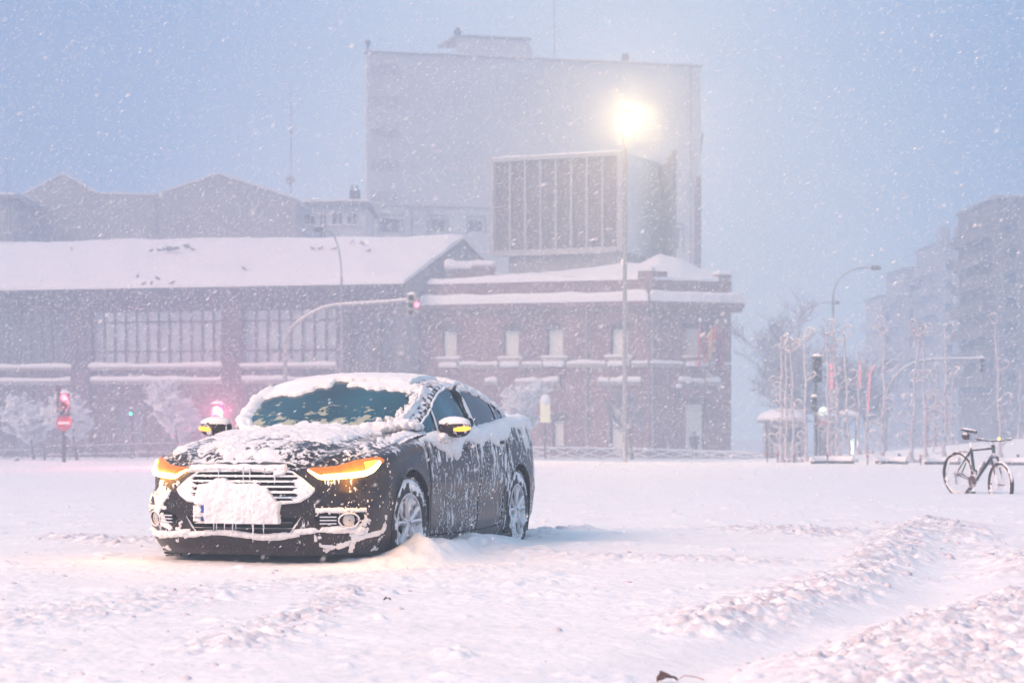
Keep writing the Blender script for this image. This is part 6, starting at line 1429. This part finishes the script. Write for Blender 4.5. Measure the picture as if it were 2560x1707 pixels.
# ------------------------------------------------------------------ people
def skin_body(name, J, E, mat_, parent, sub=2):
    me = bpy.data.meshes.new(name); me.from_pydata([j[0] for j in J], E, []); me.materials.append(mat_)
    o = bpy.data.objects.new(name, me); COL.objects.link(o); o.parent = parent
    bm = bmesh.new(); bm.from_mesh(me); sk = bm.verts.layers.skin.verify()
    for v, j in zip(bm.verts, J): v[sk].radius = j[1] if hasattr(j[1], '__len__') else (j[1], j[1]); v[sk].use_root = False
    bm.verts.ensure_lookup_table(); bm.verts[0][sk].use_root = True; bm.to_mesh(me); bm.free()
    s = o.modifiers.new('skin', 'SKIN'); s.use_smooth_shade = True; u = o.modifiers.new('sub', 'SUBSURF'); u.levels = sub; u.render_levels = sub
    return o
def person(px, Y, rz, label, h=1.72, coat=(.05, .04, .05), stride=.18, lean=.05, carry=False, legs=(.03, .03, .04)):
    b = at(px, 1140, Y); z0 = gz(b.x, Y) - .06
    O = empty('person', (b.x, Y, z0), rz, label=label, cat='person'); k = h / 1.72; s = stride
    cm, lm, sm = mat('winter_coat', coat, .85, .2, 8, snow=.30, snow_scale=7), mat('trousers', legs, .9, .2, 8), mat('skin_tone', (.45, .28, .22), .6, .05, 8)
    def P(x, y, z): return (x * k, (y + lean * max(0, z - .9)) * k, z * k)
    # one continuous figure: pelvis, spine, head, arms with hands, legs with feet
    J = [(P(0, 0, .95), (.15, .12)), (P(0, 0, 1.15), (.16, .12)), (P(0, 0, 1.36), (.18, .12)), (P(0, .01, 1.48), (.06, .06)), (P(0, .03, 1.60), (.085, .10)), (P(0, .03, 1.70), (.06, .07)),
         (P(.19, 0, 1.40), .065), (P(.24, -.06, 1.14), .055), (P(.22, .10, .92), .045), (P(.21, .15, .84), (.035, .02)), (P(-.19, 0, 1.40), .065), (P(-.24, .08, 1.14), .055), (P(-.22, .20, .94), .045), (P(-.21, .25, .86), (.035, .02)),
         (P(.10, 0, .90), .10), (P(.10, s * .5, .50), .07), (P(.10, s * .8, .08), .05), (P(.10, s * .8 + .16, .04), .04), (P(-.10, 0, .90), .10), (P(-.10, -s * .3, .50), .07), (P(-.10, -s, .10), .05), (P(-.10, -s + .15, .04), .04)]
    E = [(0, 1), (1, 2), (2, 3), (3, 4), (4, 5), (2, 6), (6, 7), (7, 8), (8, 9), (2, 10), (10, 11), (11, 12), (12, 13), (0, 14), (14, 15), (15, 16), (16, 17), (0, 18), (18, 19), (19, 20), (20, 21)]
    skin_body('body', J, E, lm, O)
    Jc = [(P(0, 0, .78), (.20, .16)), (P(0, 0, 1.0), (.185, .15)), (P(0, 0, 1.2), (.19, .145)), (P(0, 0, 1.40), (.20, .13)), (P(0, .0, 1.47), (.10, .09)), (P(.20, 0, 1.40), .08), (P(.25, -.06, 1.14), .07), (P(.23, .08, .95), .055), (P(-.20, 0, 1.40), .08), (P(-.25, .08, 1.14), .07), (P(-.23, .18, .97), .055)]
    skin_body('coat', Jc, [(0, 1), (1, 2), (2, 3), (3, 4), (3, 5), (5, 6), (6, 7), (3, 8), (8, 9), (9, 10)], cm, O)
    Jh = [(P(0, .0, 1.50), (.10, .10)), (P(0, .01, 1.62), (.12, .125)), (P(0, .01, 1.72), (.085, .09))]; skin_body('hood', Jh, [(0, 1), (1, 2)], cm, O)
    f = MB(); V0, F0 = ICO[2]; f.add(V0 * np.array([.075, .05, .095]) * k + np.array(P(0, .115, 1.62)), F0); f.tube([P(0, .15, 1.63), P(0, .185, 1.605)], [.012, .016], 6)
    f.build('face', sm, O, smooth=True)
    if carry:
        m = MB(); m.box(-.16, .16, -.36, -.20, 1.02 * k, 1.42 * k); m.build('backpack', mat('backpack', (.06, .02, .03), .8, .2, 8), O)
person(286, 136, 1.9, 'bulky walker in dark coat with hood, left of the two before the hall', coat=(.045, .03, .04), stride=.25)
person(331, 136, 1.6, 'walker in brownish dark coat, right of the two before the hall', coat=(.08, .04, .045), stride=.15)
person(1736, 131, 3.0, 'hooded person in dark clothes before the bright station door', h=1.6, coat=(.04, .035, .05), stride=.12)

# ------------------------------------------------------------------ dead leaves on the snow
def leaf(px, py, L_, rz, label, stem=True):
    x, y = gp(px, py, .07); z = float(ground_h(np.array([x]), np.array([y]))[0]); O = empty('dead_leaf', (x, y, z + .012), rz, label=label, cat='leaf', group='dead leaves on the snow')
    n = 12; V = []
    for sd in (0, .004):
        for k in range(n + 1):
            t = k / n; w = L_ * .42 * sin(pi * min(1, t * 1.02)) ** .8 * (1 + .2 * sin(t * 17)); zz = .25 * L_ * sin(pi * t) + sd
            V += [(t * L_ - L_ / 2, -w, zz - .3 * w + .008), (t * L_ - L_ / 2, 0, zz), (t * L_ - L_ / 2, w, zz + .25 * w)]
    F = [(3 * k + j, 3 * k + 3 + j, 3 * k + 4 + j, 3 * k + 1 + j) for k in range(n) for j in (0, 1)]; m = MB(); m.add(V, F + [tuple(i + 3 * (n + 1) for i in f[::-1]) for f in F]); m.build('blade', mat('leaf_brown', (.11, .045, .03), .6, .5, 40), O, smooth=True)
    if stem: m = MB(); m.tube([(L_ / 2, 0, .004), (L_ * .9, .01, .02), (L_ * 1.4, .0, .012), (L_ * 1.7, -.02, .0)], .0018, 5); m.build('stalk', mat('stalk_red', (.35, .10, .06), .6, .2, 20), O)
leaf(1668, 1662, .10, .5, 'curled brown leaf with a long stalk lying on the front snow')
leaf(968, 1510, .045, .5, 'tiny dark leaf on the snow below the car front', False)
# ------------------------------------------------------------------ bicycle stuck in the snow
def bicycle():
    Y = 37.2; rh = at(2397, 1184, Y + .4); fh = at(2502, 1211, Y - .38)
    d = fh - rh; L_ = d.length; ax = d.normalized(); lat = ax.cross(Vector((0, 0, 1))).normalized(); up = lat.cross(ax).normalized()
    O = empty('bicycle', (0, 0, 0), label='dark mountain bicycle standing wheel deep in snow at the right', cat='bicycle'); O.location = (rh.x, rh.y, rh.z - .34)
    WLOC[O.name] = Vector(O.location)
    # seat line stands nearly plumb although the hubs slope: rotate the frame a little
    up = (up * .96 + Vector((0, 0, 1)) * .1 - ax * .06).normalized()
    def P(a, h, s=0): return rh + ax * (a * L_ / 1.05) + up * h + lat * s
    BM = mat('bike_paint', (.010, .016, .014), .35, .2, 20, snow=.22, snow_scale=26); TY = mat('bike_tyre', (.018, .013, .014), .9, .2, 30, snow=.40, snow_scale=13, bump=.004, bscale=90, snow_lo=.38); RM = mat('bike_metal', (.40, .36, .38), .4, .2, 20, metal=.5, snow=.4, snow_scale=20); RB = mat('fork_bronze', (.09, .04, .04), .5, .2, 20, snow=.38, snow_scale=20)
    def wheel(c, w_ax, w_up, name):
        w_lat = w_ax.cross(w_up).normalized(); n = 56
        def ring(r): return [tuple(c + (w_ax * cos(t) + w_up * sin(t)) * r) for t in np.linspace(0, 2 * pi, n + 1)]
        m = MB(); m.tube(ring(.325), .031, 8, cap=False); tyre_ = m.build('tyre', TY, O, smooth=True)
        for k in range(0): pass
        m = MB(); m.tube(ring(.292), .010, 6, cap=False); r = m.build('rim', RM, O, smooth=True)
        sp = MB()
        for k in range(28):
            a = 2 * pi * k / 28; s = .028 * (1 if k % 2 else -1); a2 = a + (.25 if k % 4 < 2 else -.25); sp.tube([tuple(c + (w_ax * cos(a2) + w_up * sin(a2)) * .02 + w_lat * s), tuple(c + (w_ax * cos(a) + w_up * sin(a)) * .288)], .0016, 4)
        sp.build('spokes', RM, r)
        m = MB(); m.tube([tuple(c - w_lat * .05), tuple(c + w_lat * .05)], .022, 10); m.build('hub', RM, O, smooth=True)
        # snow caked inside the rim
        s = MB(); q = [tuple(c + (w_ax * cos(t) + w_up * sin(t)) * (.275 - .012 * sin(t * 7))) for t in np.linspace(-.5, pi + .6, 34)]; s.tube(q, [.012 + .010 * RND.random() for _ in q], 6); s.build('rim_snow', M['car_snow'], r, smooth=True)
        s = MB(); rr = random.Random(4)
        for _ in range(60):
            t = rr.uniform(0, 2 * pi); s.blob(tuple(c + (w_ax * cos(t) + w_up * sin(t)) * .34 + w_lat * rr.uniform(-.02, .02)), rr.uniform(.008, .02), rr.randrange(10**6), .4, 1)
        s.build('tyre_snow', M['car_snow'], tyre_, smooth=True)
    wheel(rh, ax, up, 'rear'); st = (ax * cos(.22) + lat * sin(.22)).normalized(); wheel(fh, st, up, 'front')
    bb = P(.42, -.05); sc_ = P(.27, .44); ht = P(.80, .55); hb = P(.845, .42); sd = P(.215, .66)
    m = MB(); m.tube([bb, sc_], .023, 8); m.tube([sc_ - up * .03, ht - up * .03], .020, 8); m.tube([bb, hb + up * .03], .025, 8); m.tube([ht + up * .02, hb], .027, 8)
    for s in (-.06, .06): m.tube([bb + lat * s * .4, rh + lat * s], .013, 6); m.tube([sc_ - up * .02, rh + lat * s], .012, 6)
    m.build('frame', BM, O, smooth=True)
    m = MB(); m.tube([sc_, sd], .0135, 8); m.build('seat_post', RM, O, smooth=True)
    m = MB(); sec = [(-.13, .075), (-.09, .085), (-.03, .06), (.05, .03), (.13, .020), (.15, .01)]
    V = []
    for a, w in sec:
        for k in range(10):
            t = 2 * pi * k / 10; V.append(tuple(sd + up * (.045 + .028 * sin(t)) + ax * a + lat * w * cos(t)))
    m.add(V, [(i * 10 + k, i * 10 + (k + 1) % 10, (i + 1) * 10 + (k + 1) % 10, (i + 1) * 10 + k) for i in range(5) for k in range(10)] + [tuple(range(10)), tuple(range(50, 60))[::-1]]); m.build('saddle', mat('saddle_black', (.012, .012, .012), .6, .2, 10, snow=.15, snow_scale=20), O, smooth=True)
    m = MB(); m.blob(sd - ax * .07 - up * .05, (.075, .05, .065), 3, .15, 2); m.build('saddle_bag', mat('bag_brown', (.05, .025, .03), .8, .2, 10, snow=.2, snow_scale=20), O, smooth=True)
    # steering
    stl = st.cross(Vector((0, 0, 1))).normalized(); crown = hb - up * .03
    m = MB()
    for s in (-.055, .055): m.tube([crown + stl * s, crown.lerp(fh, .55) + stl * s, fh + stl * s * 1.05], [.018, .015, .012], 8)
    m.tube([crown + stl * .07, crown - stl * .07], .02, 8); m.build('fork', RB, O, smooth=True)
    m = MB(); s0 = ht + up * .02; s1 = P(.775, .62); m.tube([s0, s1, s1 + st * .07 + up * .02], .016, 8); stem = m.build('stem', RM, O, smooth=True)
    hc = s1 + st * .07 + up * .02
    m = MB(); m.tube([hc - stl * .31 - st * .03 + up * .02, hc - stl * .12, hc + stl * .12, hc + stl * .31 - st * .03 + up * .02], .0125, 8); hbr = m.build('handlebar', mat('bar_black', (.012, .012, .013), .6, .2, 10, snow=.25, snow_scale=30), O, smooth=True)
    for s in (-1, 1):
        m = MB(); e = hc + stl * .31 * s - st * .03 + up * .02; m.tube([e - stl * .12 * s + st * .01, e], .019, 8); m.build('grip', M['tyre'], hbr, smooth=True)
        m = MB(); m.tube([e - stl * .012 * s, e + st * .05 + up * .03, e + st * .10 + up * .06], [.012, .011, .009], 6); m.build('bar_end', RM, hbr, smooth=True)
        m = MB(); m.tube([e - stl * .14 * s, e - stl * .10 * s + st * .05 - up * .02, e - stl * .02 * s + st * .06 - up * .03], .006, 5); m.build('brake_lever', RM, hbr)
    m = MB(); m.blob(hc + stl * -.06 + up * .035 + st * .02, (.022, .022, .022), 1, 0, 2); m.build('bike_light', emis('bike_light_glow', (1.0, .65, .10), 2.5), O, smooth=True)
    for s in (-1, 1):
        m = MB(); q = [hc + stl * .16 * s, hc + stl * .13 * s + st * .10 - up * .03, hc + st * .14 - up * .15 + stl * .05 * s, crown + st * .03 + up * .02]; Q = [q[0] * (1 - t) ** 3 + q[1] * 3 * t * (1 - t) ** 2 + q[2] * 3 * t * t * (1 - t) + q[3] * t ** 3 for t in np.linspace(0, 1, 12)]; m.tube(Q, .0035, 4); m.build('brake_cable', M['metal_grey'], O)
    # crank, rings, chain stay bits, derailleur, bottle
    cr = MB(); n = 28; R = .09; V = []
    for s in (-.008, .0):
        for k in range(n): V.append(tuple(bb + lat * (.06 + s) + (ax * cos(2 * pi * k / n) + up * sin(2 * pi * k / n)) * R))
    cr.add(V, [tuple(range(n)), tuple(range(n, 2 * n))[::-1]] + [(k, (k + 1) % n, n + (k + 1) % n, n + k) for k in range(n)]); cw = cr.build('chainring', RB, O)
    for s, q in ((1, 1), (-1, -1)):
        m = MB(); e = bb + lat * .075 * s + (ax * .07 - up * .15) * q; m.tube([bb + lat * .07 * s, e], .011, 6); ca = m.build('crank_arm', RM, O, smooth=True); m = MB(); m.hexa([tuple(e + lat * (s * .01 + i * s * .09) + ax * j * .045 + up * k * .012) for k in (-1, 1) for i, j in ((0, -1), (1, -1), (1, 1), (0, 1))]); m.build('pedal', M['black_plastic'], ca)
    m = MB(); m.tube([rh + lat * .05, rh + lat * .06], .05, 16); m.tube([rh + lat * .07 - up * .03, rh + lat * .07 - up * .16 + ax * .03], .014, 6); m.build('derailleur', RM, O)
    m = MB(); m.tube([rh + lat * .058 + up * .05, bb + lat * .055 + up * .09], .005, 4); m.tube([rh + lat * .058 - up * .15, bb + lat * .055 - up * .09], .005, 4); m.build('chain', RB, O)
    bt = bb.lerp(hb, .42) + up * .045 - ax * .04; dv = (hb - bb).normalized(); m = MB(); m.tube([bt - dv * .08, bt + dv * .05, bt + dv * .075], [.035, .036, .025], 12); bo = m.build('water_bottle', mat('bottle_grey', (.35, .33, .36), .5, .2, 10, snow=.4, snow_scale=20), O, smooth=True); m = MB(); m.tube([bt + dv * .076, bt + dv * .11], .028, 12); m.build('bottle_cap', M['black_plastic'], bo, smooth=True)
    m = MB(); m.tube([rh + up * .36 + lat * .03, sc_ - up * .06], .012, 6); m.build('brake', RB, O)
bicycle()
# ------------------------------------------------------------------ flakes driven across the square
def snowfall(n1=9000, n2=380000):
    r = np.random.default_rng(99)
    Yd = np.concatenate([6 + 30 * r.random(n1) ** .8, 26 + 112 * r.random(n2) ** .9]); n = len(Yd)
    X = (r.random(n) * 2 - 1) * (.235 * Yd + .4); Z = CAMZ + (r.random(n) * .34 - .10) * Yd
    k = Z > -1.2 - .0 * Yd; k &= Z > base_h(X, Yd) + .02
    lx = (X - CAR_LOC[0]) * cos(CAR_ROT) + (Yd - CAR_LOC[1]) * sin(CAR_ROT); ly = -(X - CAR_LOC[0]) * sin(CAR_ROT) + (Yd - CAR_LOC[1]) * cos(CAR_ROT)
    k &= ~((np.abs(lx) < .95) & (np.abs(ly) < 2.5) & (Z < 1.5))
    X, Yd, Z = X[k], Yd[k], Z[k]; n = len(X)
    s = (.0011 + .0019 * r.random(n) ** 2) * (1 + Yd / 34)
    ln = s * (2.4 + 2.6 * r.random(n)); an = -.55 + r.normal(0, .16, n); ya = r.normal(0, .5, n)
    d = np.stack([np.cos(an) * np.cos(ya), np.cos(an) * np.sin(ya), -np.sin(an)], -1)
    u = np.cross(d, np.array([0, 1.0, 0])); u /= np.linalg.norm(u, axis=1, keepdims=True); v = np.cross(d, u)
    C = np.stack([X, Yd, Z], -1); jit = lambda: (.7 + .6 * r.random(n))[:, None]
    V = np.stack([C + d * ln[:, None] * jit(), C + u * s[:, None] * jit(), C + v * s[:, None] * jit(), C - u * s[:, None] * jit(), C - v * s[:, None] * jit(), C - d * ln[:, None] * jit()], 1).reshape(-1, 3)
    T = np.array([(0, 1, 2), (0, 2, 3), (0, 3, 4), (0, 4, 1), (5, 2, 1), (5, 3, 2), (5, 4, 3), (5, 1, 4)])
    F = (T[None] + (np.arange(n) * 6)[:, None, None]).reshape(-1, 3)
    me = bpy.data.meshes.new('falling_snow'); me.vertices.add(len(V)); me.vertices.foreach_set('co', V.ravel().astype(np.float32)); me.loops.add(F.size); me.loops.foreach_set('vertex_index', F.ravel().astype(np.int32)); me.polygons.add(len(F)); me.polygons.foreach_set('loop_start', np.arange(0, F.size, 3, dtype=np.int32))
    me.materials.append(M['flake']); me.update(); o = bpy.data.objects.new('falling_snow', me); COL.objects.link(o); tag(o, 'wind driven snowflakes falling through the whole view', kind='stuff')
M['flake'] = mat('snow_flake', (.84, .85, .88), .9, .02, 2)
snowfall()
# ------------------------------------------------------------------ the air
def haze():
    mb = MB(); mb.box(-150, 150, -16, 305, -4.2, 48)
    m = bpy.data.materials.new('haze_air'); m.use_nodes = True; nt = m.node_tree; nt.nodes.clear()
    o = nt.nodes.new('ShaderNodeOutputMaterial'); v = nt.nodes.new('ShaderNodeVolumePrincipled')
    v.inputs['Color'].default_value = (.68, .84, 1.0, 1); v.inputs['Density'].default_value = HAZE_D; v.inputs['Anisotropy'].default_value = .6
    nt.links.new(v.outputs[0], o.inputs['Volume'])
    mb.build('haze', m, label='blowing snow haze filling the air over the square', kind='stuff')
HAZE_D = .0070
haze()
